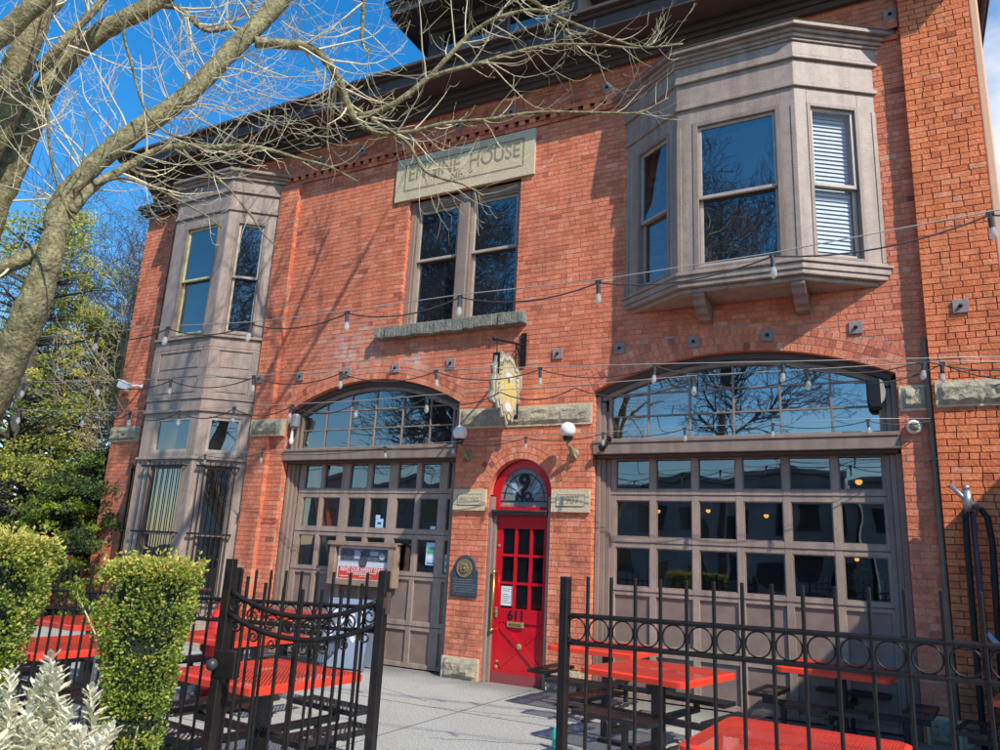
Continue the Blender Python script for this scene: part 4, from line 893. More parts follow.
# cameras, speaker, floodlights
t = thing('security_camera', 'white dome security camera on brick right of the right garage arch', 'camera', (5.90, -.06, 3.60))
w = MB(); w.lathe([(.085, 0), (.09, .03), (.08, .05), (.06, .06)], 18, tr(0, .058, 0) @ Matrix.Rotation(PI/2, 4, 'X')); w.build('housing', 'white', t, smooth=True)
w = MB(); w.ball((0, -.02, 0), .055, 14); w.build('lens_dome', mat('smoked_green_dome', (.28, .30, .16), .15), t, smooth=True)
t = thing('loudspeaker', 'black loudspeaker tucked under the right end of the right garage arch', 'speaker', (5.50, .06, 4.06))
w = MB(); w.prism([(-.10, -.14), (-.06, -.20), (.06, -.20), (.09, -.10), (.09, .16), (-.10, .18)], -.09, .09, XZ); w.build('cabinet', 'blackmetal', t, bevel=.02, seg=2)
w = MB(); w.prism([(.06, -.15), (.10, -.1), (.12, 0), (.10, .13), (.06, .17)], -.095, -.06, XZ); w.build('trim', 'sash', t)
w = MB(); w.tube([(0, 0, .15), (0.05, .08, .12)], .015, 6); w.build('mount', 'blackmetal', t)
t = thing('floodlight', 'grey floodlight at the left end of the left garage arch', 'floodlight', (-4.22, .02, 4.08))
w = MB(); w.lathe([(.05, -.13), (.085, -.09), (.085, .09), (.06, .14)], 14, Matrix.Rotation(.12, 4, 'Y')); w.build('lamp_body', mat('grey_enamel', (.26, .28, .31), .4), t)
w = MB(); w.tube([(0, 0, .1), (-.06, .06, .14), (-.16, .1, .12)], .014, 6); w.build('bracket', 'blackmetal', t); w = MB(); w.lathe([(.03, -.3), (.045, -.24), (.03, -.2), (.02, -.0)], 10, tr(-.05, 0, -.12)); w.build('sensor', 'white', t)
t = thing('security_camera', 'white box camera on an arm at the left corner of the building', 'camera', (-8.85, -.32, 4.96))
w = MB(); w.box(-.20, .12, -.07, .07, -.07, .08, Matrix.Rotation(.35, 4, 'Y')); w.box(-.24, .13, -.08, .08, .081, .095, Matrix.Rotation(.35, 4, 'Y')); w.build('housing', 'white', t, bevel=.01)
w = MB(); w.tube([(.1, 0, -.02), (.25, .08, .03), (.25, .22, .03)], .025, 8); w.lathe([(.05, 0), (.05, .03)], 12, tr(.25, .215, .03) @ Matrix.Rotation(PI/2, 4, 'X')); w.build('arm', 'white', t)
t = thing('clip_light', 'small dark clip light on the left end of the right transom beam', 'spotlight', (1.99, -.06, 3.47))
w = MB(); w.tube([(0, 0, .1), (0, -.02, .02)], .012, 6); w.box(-.03, .03, -.04, .02, .07, .12); w.build('clip', 'blackmetal', t)
w = MB(); w.lathe([(.02, 0), (.045, .05), (.05, .12)], 12, tr(-.03, -.04, .0) @ Matrix.Rotation(-2.1, 4, 'Y')); w.build('lamp_head', 'blackmetal', t)
t = thing('standpipe', 'grey pipe tee with two black hoses hanging on right brick pilaster', 'standpipe', (0, 0, 0))
w = MB(); w.tube([(6.20, -.36, 2.86), (6.34, -.34, 2.70), (6.50, -.30, 2.58)], .026, 10); w.tube([(6.36, -.33, 2.80), (6.36, -.33, 2.56)], .05, 10); w.lathe([(.035, 0), (.045, .03), (.03, .06)], 10, tr(6.36, -.33, 2.8)); w.tube([(6.36, -.33, 2.6), (6.36, -.16, 2.6)], .03, 8)
w.build('pipe_tee', 'pipe', t, smooth=True)
w = MB(); w.tube([(6.33, -.34, 2.58), (6.32, -.35, 2.3), (6.31, -.36, 1.6), (6.30, -.36, .5), (6.3, -.36, .06)], .033, 10); w.tube([(6.48, -.30, 2.60), (6.54, -.31, 2.5), (6.56, -.33, 2.2), (6.53, -.34, 1.4), (6.5, -.34, .06)], .033, 10); w.build('hose', 'blackmetal', t, smooth=True)
w = MB(); w.tube([(6.40, -.30, 2.56), (6.40, -.30, .05)], .03, 10); w.build('riser', mat('purple_brown_pipe', (.12, .06, .075), .5), t, smooth=True)
w = MB(); w.tube([(6.44, -.3, 1.25), (6.52, -.36, 1.15), (6.6, -.36, 1.12)], .035, 8); w.build('valve', 'pipe', t)
# ================================================================ string lights
def strand(pts, label, bulbs, sag=.10, wire_dz=.10, straight=True):
    """straight steel wire with a slack cable and bulbs below it; pts = bulb hanging points in order"""
    t = thing('string_light', label, 'string lights', (0, 0, 0), 0, 'strings of lights across the front')
    w = MB()
    for a, b in zip(pts[:-1], pts[1:]):
        a, b = Vector(a), Vector(b); n = 8; L = (b-a).length
        w.tube([a.lerp(b, i/n)-Vector((0, 0, 1))*(sag*min(1, L/1.1)*4*(i/n)*(1-i/n)) for i in range(n+1)], .0065, 5, 0, cap=False)
    w.build('cable', 'wire', t, smooth=True)
    if straight:
        w = MB(); off = Vector((0, 0, .025)); P = [Vector(p)+off for p in pts]
        w.tube(P, .0045, 5); w.build('support_wire', 'steelwire', t, smooth=True)
    for i, p in enumerate(pts):
        if i not in bulbs: continue
        p = Vector(p); tl = Matrix.Translation(p) @ Matrix.Rotation(rnd.uniform(-.12, .12), 4, 'X') @ Matrix.Rotation(rnd.uniform(-.12, .12), 4, 'Y')
        w = MB(); w.lathe([(.008, -.172), (.021, -.156), (.025, -.138), (.023, -.115), (.015, -.085), (.011, -.07)], 12, tl); b = w.build('bulb', 'bulb', t, smooth=True)
        w = MB(); w.lathe([(.017, -.085), (.018, -.02), (.010, -.01), (.008, .02)], 10, tl); w.box(-.024, .024, -.008, .008, .0, .018, tl); w.build('socket', 'plastic', b)
def on_line(A, B, pxs, zs):
    A, B = Vector(A), Vector(B); out = []
    for px, z in zip(pxs, zs):
        # point of the vertical plane through A and B seen in picture column px at about height z
        best = None
        for i in range(-900, 1900):
            s = i/1000; p = A.lerp(B, s); p.z = z; d = p-CAM; u = 500+FPX*d.dot(right)/d.dot(fwd)
            if d.dot(fwd) > .5 and (best is None or abs(u-px) < best[0]): best = (abs(u-px), p.copy())
        out.append(best[1])
    return out
A, B = (6.341, -4.943, 4.125), (-.497, -5.767, 3.879)
P = on_line(A, B, [1100, 990, 773, 598, 460, 347, 252, 168, 97, 30, -60], [4.18, 4.125, 3.975, 3.885, 3.86, 3.80, 3.765, 3.79, 3.78, 3.79, 3.80])
strand(P, 'highest string of clear bulbs, running from the right edge past the right bay', range(1, 10), sag=.09)
A, B = (5.96, -3.03, 3.67), (.37, -4.18, 3.65)
P = on_line(A, B, [1080, 924, 783, 655, 540, 436, 341, 254, 171, 98, 24, -60], [3.66, 3.66, 3.66, 3.665, 3.66, 3.66, 3.665, 3.64, 3.62, 3.62, 3.62, 3.62])
strand(P, 'string of clear bulbs passing in front of the shield sign and arch tops', range(1, 11), sag=.10)
A, B = (6.1, -2.95, 3.64), (.437, -3.93, 3.34)
P = on_line(A, B, [1085, 942, 807, 693, 575, 500, 427, 357, 292, 234, 180, 130, 84, 20, -50], [3.60, 3.64, 3.60, 3.57, 3.50, 3.47, 3.43, 3.38, 3.36, 3.34, 3.31, 3.30, 3.30, 3.35, 3.4])
strand(P, 'string of clear bulbs crossing the middle of both arched transom windows', (1, 2, 3, 6, 7, 8, 9, 10, 11, 12, 13), sag=.14)
A, B = (5.6, -.45, 3.6), (-4, -.6, 3.4)
P = on_line(A, B, [928, 868, 773, 685, 603, 526, 454, 385, 262, 205, 150], [3.62, 3.62, 3.61, 3.59, 3.56, 3.53, 3.48, 3.44, 3.4, 3.38, 3.36])
P[0] = Vector((6.1, -.1, 3.66))
strand(P, 'lowest string of clear bulbs, close to the wall along both transom beams', range(1, 11), sag=.07)
# ================================================================ fence and gate
def picket_fence(name, A, B, n, H0, H1, label, ring=True, posts=(), spacing=None, cat='fence', skip_first=False):
    """A, B ground points; n pickets; H0, H1 heights at the two ends"""
    A = Vector((A[0], A[1], 0)); B = Vector((B[0], B[1], 0)); L = (B-A).length; d = (B-A)/L
    t = thing(name, label, cat, A, math.atan2(d.y, d.x))
    def hh(s): return H0+(H1-H0)*s/L
    for (za, zb_) in ((hh(0)-.20, hh(L)-.20), (hh(0)-.335, hh(L)-.335), (.18, .18)):
        w = MB(); w.tube([(0, 0, za), (L, 0, zb_)], .0125, 4); w.build('rail', 'black', t)
    sp_ = L/n
    for i in range(n):
        s = sp_*(i+ (1 if skip_first else .5)); 
        if s > L-.03: continue
        w = MB(); w.box(s-.008, s+.008, -.008, .008, .10, hh(s)); w.build('picket', 'black', t, bevel=.003)
    if ring:
        for i in range(n):
            s = sp_*(i+(.5 if skip_first else 1.0)); 
            if s > L-.05: continue
            R_ = min(.056, sp_/2-.008); zc = hh(s)-.2675; w = MB()
            w.tube([(s+R_*math.cos(a), 0, zc+R_*math.sin(a)) for a in [2*PI*k/24 for k in range(25)]], .0042, 6, cap=False); w.build('ring', 'black', t, smooth=True)
    for (s, hgt) in posts:
        w = MB(); w.box(s-.024, s+.024, -.024, .024, 0, hgt); w.build('post', 'black', t, bevel=.004)
    return t
picket_fence('iron_fence', (4.09, -6.54), (6.35, -6.82), 17, 1.715, 1.76, 'black iron fence panel with rings, right of the entry gap in the foreground', posts=((0, 1.71),), skip_first=True)
picket_fence('iron_fence', (2.93, -6.57), (-2.3, -6.57), 40, 1.665, 1.51, 'black iron fence panel behind the hedges, left of the entry gap', posts=((0, 1.68), (1.22, 1.64), (3.6, 1.58)), skip_first=True)
# gate leaf folded back in front of the left fence
GA = Vector((2.985, -6.62, 0)); GB = Vector((1.92, -6.86, 0)); d = GB-GA; L = d.length
t = thing('iron_gate', 'open black iron gate leaf with two dipping curved bars and scrolls', 'gate', GA, math.atan2(d.y, d.x))
w = MB(); w.box(0, .05, -.025, .025, .06, 1.68); w.build('stile', 'black', t, bevel=.004); w = MB(); w.box(L-.055, L, -.027, .027, .05, 1.70); w.build('stile', 'black', t, bevel=.004)
def dip(s): x = (s-L/2)/(L/2); return .145*(1-x*x)
for (z, nm_) in ((1.53, 'curved_bar'), (1.40, 'curved_bar')):
    w = MB(); w.tube([(.05+(L-.1)*i/20, 0, z-dip(.05+(L-.1)*i/20)) for i in range(21)], .016, 6); w.build(nm_, 'black', t, smooth=True)
w = MB(); w.tube([(.03, 0, .17), (L-.03, 0, .17)], .018, 4); w.build('rail', 'black', t)
n = 8
for i in range(1, n):
    s = .03+(L-.06)*i/n; w = MB(); w.box(s-.009, s+.009, -.009, .009, .1, 1.655-dip(s)*.75); w.build('picket', 'black', t, bevel=.003)
def spiral(cx_, cz_, r0, turns, flip, st): return [(cx_+flip*r0*(1-.75*k/20)*math.cos(st+turns*2*PI*k/20), 0, cz_+r0*(1-.75*k/20)*math.sin(st+turns*2*PI*k/20)) for k in range(21)]
for i in range(n):
    s = .03+(L-.06)*(i+.5)/n; f = 1 if s < L/2 else -1
    w = MB(); w.tube(spiral(s, 1.465-dip(s), .052, 1.4, f, .5), .006, 6); w.build('scroll', 'black', t, smooth=True); w = MB(); w.tube(spiral(s+.02*f, 1.345-dip(s), .035, 1.3, -f, 2.2), .006, 6); w.build('scroll', 'black', t, smooth=True)
w = MB(); w.box(L-.16, L-.01, -.035, .035, 1.0, 1.16); w.build('latch_box', 'black', t, bevel=.006)
w = MB(); w.ball((L-.03, .07, 1.08), .036, 14); w.tube([(L-.03, .03, 1.08), (L-.03, .07, 1.08)], .018, 8); w.build('knob', 'plastic', t, smooth=True)
HM = mat('rusty_iron', (.10, .05, .035), .7, noise=.5)
for z in (.45, 1.5):
    w = MB(); w.tube([(-.012, .0, z-.06), (-.012, .0, z+.06)], .018, 8); w.box(-.012, .03, -.024, .024, z-.03, z+.03); w.build('hinge', HM, t)
0 and w.build('hinge', mat('rusty_iron', (.10, .05, .035), .7, noise=.5), t)
# ================================================================ picnic tables
TH = .79
def picnic_table(label, loc, rz):
    t = thing('picnic_table', label, 'table', loc, rz, 'red topped picnic tables on the patio')
    w = MB(); a, c = .575, .06
    def rounded(a, c): return [(sx*(a-c)+c*math.cos(th), sy_*(a-c)+c*math.sin(th)) for sx, sy_, st in ((1, 1, 0), (-1, 1, PI/2), (-1, -1, PI), (1, -1, 1.5*PI)) for th in [st+PI/2*k/4 for k in range(5)]]
    P = rounded(a-.03, .05); w.add([(p[0], p[1], TH) for p in P], [tuple(range(len(P)))]); w.build('tabletop', 'table_red', t)
    o = MB(); Pa, Pb = rounded(a, .075), rounded(a-.03, .05); n = len(Pa); vs = []
    for (Q, z) in ((Pb, TH+.001), (Pa, TH-.012), (Pa, TH-.06), (Pb, TH-.065), (Pb, TH-.012)): vs += [(p[0], p[1], z) for p in Q]
    fs = [(r_*n+i, ((r_+1) % 5)*n+i, ((r_+1) % 5)*n+(i+1) % n, r_*n+(i+1) % n) for r_ in range(5) for i in range(n)]
    o.add(vs, [f[::-1] for f in fs]); o.build('table_rim', 'table_rim', t, smooth=False)
    w = MB(); w.box(-.055, .055, -.055, .055, .03, TH-.06); w.box(-.22, .22, -.22, .22, .0, .03); w.box(-.35, .35, -.025, .025, TH-.06, TH-.02); w.box(-.025, .025, -.35, .35, TH-.061, TH-.021); w.build('pedestal', 'seat_rim', t, bevel=.006)
    w = MB()
    for q in range(4):
        R_ = Matrix.Rotation(q*PI/2, 4, 'Z'); w.box(.055, .86, -.03, .03, .30, .36, R_); w.box(.80, .86, -.026, .026, .361, .42, R_); w.box(.60, .98, -.025, .025, .4205, .432, R_)
        w.box(.60, .66, -.024, .024, .06, .30, R_); w.box(.22, .70, -.024, .024, .005, .035, R_)
    w.build('support_frame', 'seat_rim', t, bevel=.005)
    for q in range(4):
        R_ = Matrix.Rotation(q*PI/2, 4, 'Z'); w = MB()
        w.add([R_ @ Vector(p) for p in ((.66, -.38, .455), (.90, -.38, .455), (.90, .38, .455), (.66, .38, .455))], [(0, 1, 2, 3)], 0)
        for b in ((.64, .66, -.40, .40), (.90, .92, -.40, .40)): w.box(b[0], b[1], b[2], b[3], .415, .457, R_, 1)
        for b in ((.66, .90, -.40, -.38), (.66, .90, .38, .40)): w.box(b[0], b[1], b[2], b[3], .416, .456, R_, 1)
        w.build('seat', ['seat', 'seat_rim'], t)
    return t
TB = [('red picnic table in the middle of the right patio, in front of the right garage', (3.44, -2.56), -.22),
      ('red picnic table nearest the red door, against the brick pier', (2.33, -.95), -.05),
      ('red picnic table at the right end of the right garage door', (4.96, -.62), -.10),
      ('large looking red picnic table closest to the camera, just behind the right fence', (5.05, -5.13), -.07),
      ('red picnic table cut off by the right edge of the photo', (6.95, -1.55), -.2),
      ('red picnic table directly behind the open gate leaf', (.98, -5.43), -.12),
      ('red picnic table farthest back, before the left garage door', (-3.0, -.95), .02),
      ('red picnic table between the gate and the left garage, second from the gate', (-1.15, -3.7), -.1),
      ('red picnic table near the left brick bay, seen between the two hedges', (-3.35, -4.0), -.1),
      ('red picnic table just behind the left fence, seen between the two hedges', (-1.5, -5.55), -.1)]
t0 = picnic_table(TB[0][0], (*TB[0][1], 0), TB[0][2])
for (lb, p, rz) in TB[1:]: dup(t0, lb, (*p, 0), rz)
# hydrant, sandwich board, bottle
hp = at(216, 640, 9.2)
t = thing('fire_hydrant', 'red domed fire hydrant behind the gate, left of the tables', 'hydrant', (hp.x, hp.y, 0))
w = MB(); w.lathe([(.17, 0), (.17, .05), (.12, .08), (.12, .62), (.15, .64), (.15, .70), (.125, .72)], 20); w.build('barrel', 'hydrant', t)
w = MB(); w.lathe([(.14, .72), (.145, .80), (.12, .92), (.06, 1.0), (.035, 1.01), (.035, 1.07), (.01, 1.08)], 20); w.build('bonnet', 'hydrant', t)
for a in (0, PI/2, PI):
    w = MB(); w.lathe([(.055, .10), (.055, .16), (.07, .165), (.07, .19), (.03, .2)], 12, tr(0, 0, .55) @ Matrix.Rotation(a, 4, 'Z') @ Matrix.Rotation(PI/2, 4, 'Y')); w.build('nozzle_cap', 'hydrant', t)
t = thing('sandwich_board', 'pale blue sandwich board with white curved marks before the left garage', 'sign', (-2.15, -.42, 0), .12)
for s in (-1, 1):
    w = MB(); Tl = tr(0, s*.20, 0) @ Matrix.Rotation(s*.19, 4, 'X'); w.box(-.40, .40, -.012, .012, .03, 1.06, Tl, 0)
    for b in ((-.42, -.40), (.40, .42)): w.box(b[0], b[1], -.016, .016, .0, 1.08, Tl, 1)
    w.build('panel', ['board_blue', 'pipe'], t)
w = MB(); Tl = tr(0, -.20, 0) @ Matrix.Rotation(-.19, 4, 'X')
def arcs(cx_, cz_, r, a0, a1, wd):
    for k in range(12):
        t0_, t1_ = a0+(a1-a0)*k/12, a0+(a1-a0)*(k+1)/12
        w.add([Tl @ Vector((cx_+rr_*math.cos(t_), -.014, cz_+rr_*math.sin(t_))) for rr_, t_ in ((r, t0_), (r, t1_), (r+wd, t1_), (r+wd, t0_))], [(0, 1, 2, 3)])
arcs(-.20, .78, .05, -.8, 2.8, .09); arcs(-.18, .52, .06, 1.5, 4.6, .08); w.box(.02, .10, -.0145, -.0125, .70, .92, Tl); arcs(.24, .55, .1, 2, 4.2, .07); arcs(.3, .8, .06, 2, 5, .06)
w.build('painted_marks', 'white', t)
t = thing('water_bottle', 'small teal bottle standing under the middle right picnic table', 'bottle', (2.92, -3.15, 0)); t.location = (at(600, 745, 1).x*0+2.55, -3.02, 0)
w = MB(); w.lathe([(.035, 0), (.037, .02), (.037, .17), (.02, .2)], 14); w.build('bottle_body', 'copper', t, smooth=True); w = MB(); w.lathe([(.022, .2), (.022, .23), (.018, .235)], 12); w.build('bottle_cap', 'white', t)
# ================================================================ plants in front of the fence
def leaf(w, p, a, b, c, fold=.2):
    n = a.cross(b).normalized()*fold*b.length
    w.add([p-a*.1, p+a*.45+b+n, p+a, p+a*.45-b+n], [(0, 1, 2), (0, 2, 3)], 0, c)
def rv(r): return Vector((r.gauss(0, 1), r.gauss(0, 1), r.gauss(0, 1))).normalized()
def hedge(label, base, zb, zt, wb, wt, db, dt, n, seed, rz=0, lean=(0, 0)):
    r = random.Random(seed); t = thing('hedge_shrub', label, 'shrub', base, rz, 'clipped box shrubs at the fence'); w = MB()
    lob = [(r.uniform(0, 6.28), r.uniform(zb, zt), r.uniform(.04, .11)) for k in range(26)]
    for k in range(n):
        f = r.random()**.8; z = zb+(zt-zb)*f
        ff = min(1, f*1.15); wx = wb+(wt-wb)*ff; wy = db+(dt-db)*ff
        if r.random() < .30 and f > .2:                              # top
            z = zt-abs(r.gauss(0, .035)); u, v = r.uniform(-1, 1), r.uniform(-1, 1); z += .03*math.sin(9*u+2)*math.cos(7*v)-(abs(u)**5+abs(v)**5)*.06
        else:
            a = r.uniform(0, 2*PI); m_ = max(abs(math.cos(a)), abs(math.sin(a)))**.75; q = 1-abs(r.gauss(0, .13)); bump = 1+sum(h_ for (aa, zz, h_) in lob if abs(((a-aa+PI) % (2*PI))-PI) < .5 and abs(z-zz) < .16)
            bump *= .93; u, v = q*math.cos(a)/m_*bump, q*math.sin(a)/m_*bump
        if f < .55 and r.random() < (.55-f)*.95: continue
        p = Vector((u*wx+lean[0]*f, v*wy+lean[1]*f, z)); nv = mnoise.noise(p*7+Vector((seed*3.1, 0, 0))); nv2 = mnoise.noise(p*17+Vector((0, seed*1.7, 0)))
        if nv < -.22 and r.random() < .8 or nv2 < -.30 and r.random() < .7: continue
        p.x *= 1+.16*nv; p.y *= 1+.16*nv; p.z += .03*nv
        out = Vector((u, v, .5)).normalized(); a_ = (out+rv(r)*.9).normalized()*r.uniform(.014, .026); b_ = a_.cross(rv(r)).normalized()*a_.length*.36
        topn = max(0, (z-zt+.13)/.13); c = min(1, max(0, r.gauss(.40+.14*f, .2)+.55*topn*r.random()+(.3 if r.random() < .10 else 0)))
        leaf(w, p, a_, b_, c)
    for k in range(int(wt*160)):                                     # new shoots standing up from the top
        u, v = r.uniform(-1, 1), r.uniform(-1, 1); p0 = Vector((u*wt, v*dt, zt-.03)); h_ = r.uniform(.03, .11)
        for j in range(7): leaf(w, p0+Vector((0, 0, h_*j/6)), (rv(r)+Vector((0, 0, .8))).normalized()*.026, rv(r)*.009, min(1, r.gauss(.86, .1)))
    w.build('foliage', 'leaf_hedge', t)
    s = MB()
    for k in range(16):
        a = r.uniform(0, 6.28); q = r.random()**.5*.8; x0_, y0_ = .35*wb*math.cos(a)*q, .35*db*math.sin(a)*q; x1_, y1_ = wt*.85*math.cos(a)*q, dt*.85*math.sin(a)*q
        s.tube([(x0_, y0_, 0), (x0_*1.1, y0_*1.1, zb*.7), ((x0_+x1_)/2+r.gauss(0, .02), (y0_+y1_)/2+r.gauss(0, .02), zb+(zt-zb)*.35), (x1_, y1_, zt-.12)], [.010, .009, .006, .003], 5)
    s.build('stem', 'twig', t)
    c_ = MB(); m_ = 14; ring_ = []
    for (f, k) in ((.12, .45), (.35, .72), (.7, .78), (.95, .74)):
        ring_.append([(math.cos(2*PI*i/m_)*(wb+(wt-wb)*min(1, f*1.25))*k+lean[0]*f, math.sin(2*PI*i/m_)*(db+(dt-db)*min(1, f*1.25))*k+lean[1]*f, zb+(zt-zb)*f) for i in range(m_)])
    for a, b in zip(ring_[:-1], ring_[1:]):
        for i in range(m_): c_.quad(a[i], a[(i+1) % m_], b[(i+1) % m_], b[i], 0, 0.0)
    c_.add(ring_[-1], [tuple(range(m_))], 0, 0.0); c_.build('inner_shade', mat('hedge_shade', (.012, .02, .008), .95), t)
    return t
hedge('tall clipped box shrub with yellow green top, standing alone right of the other', (1.815, -7.307, 0), .22, 1.665, .085, .240, .08, .19, 32000, 5, .45, (0, 0))
hedge('clipped box shrub cut off by the left edge of the photo', (1.00, -7.74, 0), .35, 1.765, .09, .28, .08, .22, 30000, 6, .45, (0, 0))
def miller(label, base, h, seed, n=74):
    r = random.Random(seed); t = thing('silver_plant', label, 'plant', base, 0, 'silver leaved plants in the front bed'); w = MB(); s = MB()
    for sidx in range(8):
        lx, ly = r.gauss(0, .12), r.gauss(0, .10); hh_ = h*(1 if sidx == 0 else r.uniform(.62, .9)); top = Vector((lx if sidx else 0, ly if sidx else 0, hh_)); st = [Vector((lx*.25, ly*.25, 0)), Vector((lx*.6, ly*.6, hh_*.55)), top]
        s.tube(st, [.010, .008, .004], 6)
        for k in range(n):
            f = .30+.70*k/n; p = st[0].lerp(st[1], f/.55) if f < .55 else st[1].lerp(st[2], (f-.55)/.45)
            az = k*2.4+r.uniform(-.3, .3); el_ = r.uniform(.1, .8)+.8*max(0, f-.6); L = r.uniform(.06, .11)*(1.2-.55*f)
            d_ = Vector((math.cos(az)*math.cos(el_), math.sin(az)*math.cos(el_), math.sin(el_))); side = d_.cross(Vector((0, 0, 1))).normalized(); nrm = side.cross(d_)
            c = min(1, max(0, r.gauss(.55, .2)))
            for j in range(8):                                       # lobed feather leaf
                q = p+d_*(L*(.2+.8*j/8))+nrm*(-.10*L*(j/8)**2)
                for sg in (-1, 1):
                    a_ = (side*sg*1.0+d_*.8+nrm*.25).normalized()*(L*.34*(1-.5*abs(j-3)/4)); b_ = (d_*.5-side*sg*.3).normalized()*.0045
                    w.add([q-b_*.6, q+a_*.5-b_, q+a_*1.0, q+a_*.5+b_, q+b_*.6], [(0, 1, 2, 3, 4)], 0, c)
            w.add([p-side*.004, p+d_*L*.9, p+d_*L+nrm*.004, p+side*.004], [(0, 1, 2, 3)], 0, c); q = p+d_*L
            leaf(w, q-d_*.01, d_*.02, side*.004, c)
    w.build('leaf', 'miller', t); s.build('stem', 'miller', t); return t
base = at(50, 657, 3.7)
bx = thing('planter_bed', 'raised bed of dark soil holding the silver plants at lower left', 'planter', (1.92, -7.93, 0), .45)
w = MB(); w.box(-.75, .55, -.26, -.22, 0, .42); w.box(-.75, .55, .22, .26, 0, .42); w.box(-.79, -.75, -.26, .26, 0, .42); w.box(.55, .59, -.26, .26, 0, .42); w.build('planter_wall', 'concrete', bx, bevel=.006)
w = MB(); w.box(-.748, .548, -.218, .218, .3, .38); w.build('soil', 'soil', bx)
for (px, py, D_, lb, sd_) in ((50, 657, 3.7, 'tallest silver white feathery plant, in the middle of the front bed', 1), (10, 672, 3.62, 'silver white feathery plant cut by the left edge of the photo', 2), (90, 690, 3.75, 'shorter silver white feathery plant beside the tall box shrub', 3), (28, 715, 3.45, 'silver white plant lowest in the left corner', 4), (72, 712, 3.5, 'silver white plant low in front of the tallest one', 5), (112, 728, 3.6, 'silver white plant at the foot of the tall box shrub', 6)):
    p = at(px, py, D_); miller(lb, (p.x, p.y, .38), p.z-.38, sd_)
# young sapling between the hedges
p = at(78, 596, 4.75); t = thing('young_shrub', 'thin yellow green leafy shoot between the two clipped shrubs', 'plant', (p.x, p.y, 0)); r = random.Random(8); w = MB(); s = MB(); tp = at(90, 568, 4.75); bt = at(98, 640, 4.75)
pts = [Vector((bt.x, bt.y, 0)), bt, Vector(p), at(76, 582, 4.75)]; s.tube([q-Vector((p.x, p.y, 0)) for q in pts], [.008, .006, .004, .002], 5); s.build('stem', 'twig', t)
for k in range(240):
    f = r.random(); q = pts[1].lerp(pts[2], f*2) if f < .5 else pts[2].lerp(pts[3], f*2-1)
    leaf(w, q-Vector((p.x, p.y, 0))+rv(r)*.035, rv(r)*r.uniform(.02, .035), rv(r)*.009, r.random())
w.build('foliage', 'leaf_young', t)
# ================================================================ trees
def twig_rec(w, p, d, L, r0, lev, rr, droop, curl, c, minr=.0016):
    n = max(4, int(L/.13)); pts = [p.copy()]; rs = [r0]; dd = d.normalized(); step = L/n
    for i in range(n):
        f = (i+1)/n
        dd = (dd+rv(rr)*.17+Vector((0, 0, -droop if f < .5 else curl))).normalized()
        p = p+dd*step; pts.append(p.copy()); rs.append(max(minr, r0*(1-.8*f)))
        if lev > 0 and i > 0 and rr.random() < (.75 if lev > 1 else .62):
            sd_ = dd.cross(rv(rr)).normalized(); nd = (dd*.75+sd_*.85).normalized()
            twig_rec(w, p, nd, L*rr.uniform(.28, .55), max(minr, rs[-1]*.62), lev-1, rr, droop*.8, curl*1.2, c, minr)
    w.tube(pts, rs, 5 if r0 > .008 else 4, 0, c, cap=False)
def limb_tube(w, P, rs, rr, n=12):
    P = [Vector(p) for p in P]; out = []; ro = []
    for i in range(len(P)-1):                                         # Catmull-Rom
        a, b, c_, d_ = P[max(i-1, 0)], P[i], P[i+1], P[min(i+2, len(P)-1)]
        m_ = 11 if n > 12 else 6
        for k in range(m_):
            t = k/m_; out.append(.5*((2*b)+(c_-a)*t+(2*a-5*b+4*c_-d_)*t*t+(-a+3*b-3*c_+d_)*t**3)); ro.append((rs[i]+(rs[i+1]-rs[i])*t)*rr.uniform(.97, 1.03))
    out.append(P[-1]); ro.append(rs[-1]); o_ = len(w.v); w.tube(out, ro, n)
    for i, c_ in enumerate(out):                                      # ridged, knotty bark
        for k in range(n):
            q = Vector(w.v[o_+i*n+k]); g_ = 1+.13*mnoise.noise(q*9)+.07*mnoise.noise(q*23)+.22*max(0, mnoise.noise(q*3.1+Vector((5, 1, 2)))-.25)
            q = c_+(q-c_)*g_; w.v[o_+i*n+k] = (q.x, q.y, q.z)
    return out, ro
R = random.Random(21)
tree = thing('bare_tree', 'large bare tree with mossy bent limb reaching across the upper left of the photo', 'tree', (0, 0, 0))
def px_limb(L_, w0, w1):
    n = len(L_); w0 *= .8; w1 *= .8; return [at(*q) for q in L_], [((w0+(w1-w0)*i/(n-1))/2)*q[2]/FPX for i, q in enumerate(L_)]
gb = at(-110, 745, 6.2); base_pt = Vector((gb.x, gb.y, -.1))
trunkW, branchW, twigW = MB(), MB(), MB()
main, mr_ = px_limb([(-95, 640, 6.2), (-62, 500, 6.2), (0, 378, 6.2), (34, 302, 6.2), (55, 235, 6.3), (62, 203, 6.4), (82, 177, 6.5), (112, 149, 6.7), (150, 122, 6.9), (190, 93, 7.1), (232, 50, 7.4), (268, 14, 7.7), (300, -22, 8.0), (345, -75, 8.3)], 52, 20)
mr_ = [w_/2*p_[1]/FPX*.80 for w_, p_ in zip((56, 52, 44, 37, 28, 25, 23, 24, 23, 22, 22, 22, 21, 18), ((0, 6.2), (0, 6.2), (0, 6.2), (0, 6.2), (0, 6.3), (0, 6.4), (0, 6.5), (0, 6.7), (0, 6.9), (0, 7.1), (0, 7.4), (0, 7.7), (0, 8.0), (0, 8.3)))]
main = [base_pt]+main; mr_ = [.34]+mr_
mp_, mrad = limb_tube(trunkW, main, mr_, R, 20); trunk = trunkW.build('trunk', 'bark', tree, smooth=True)
limbs = []
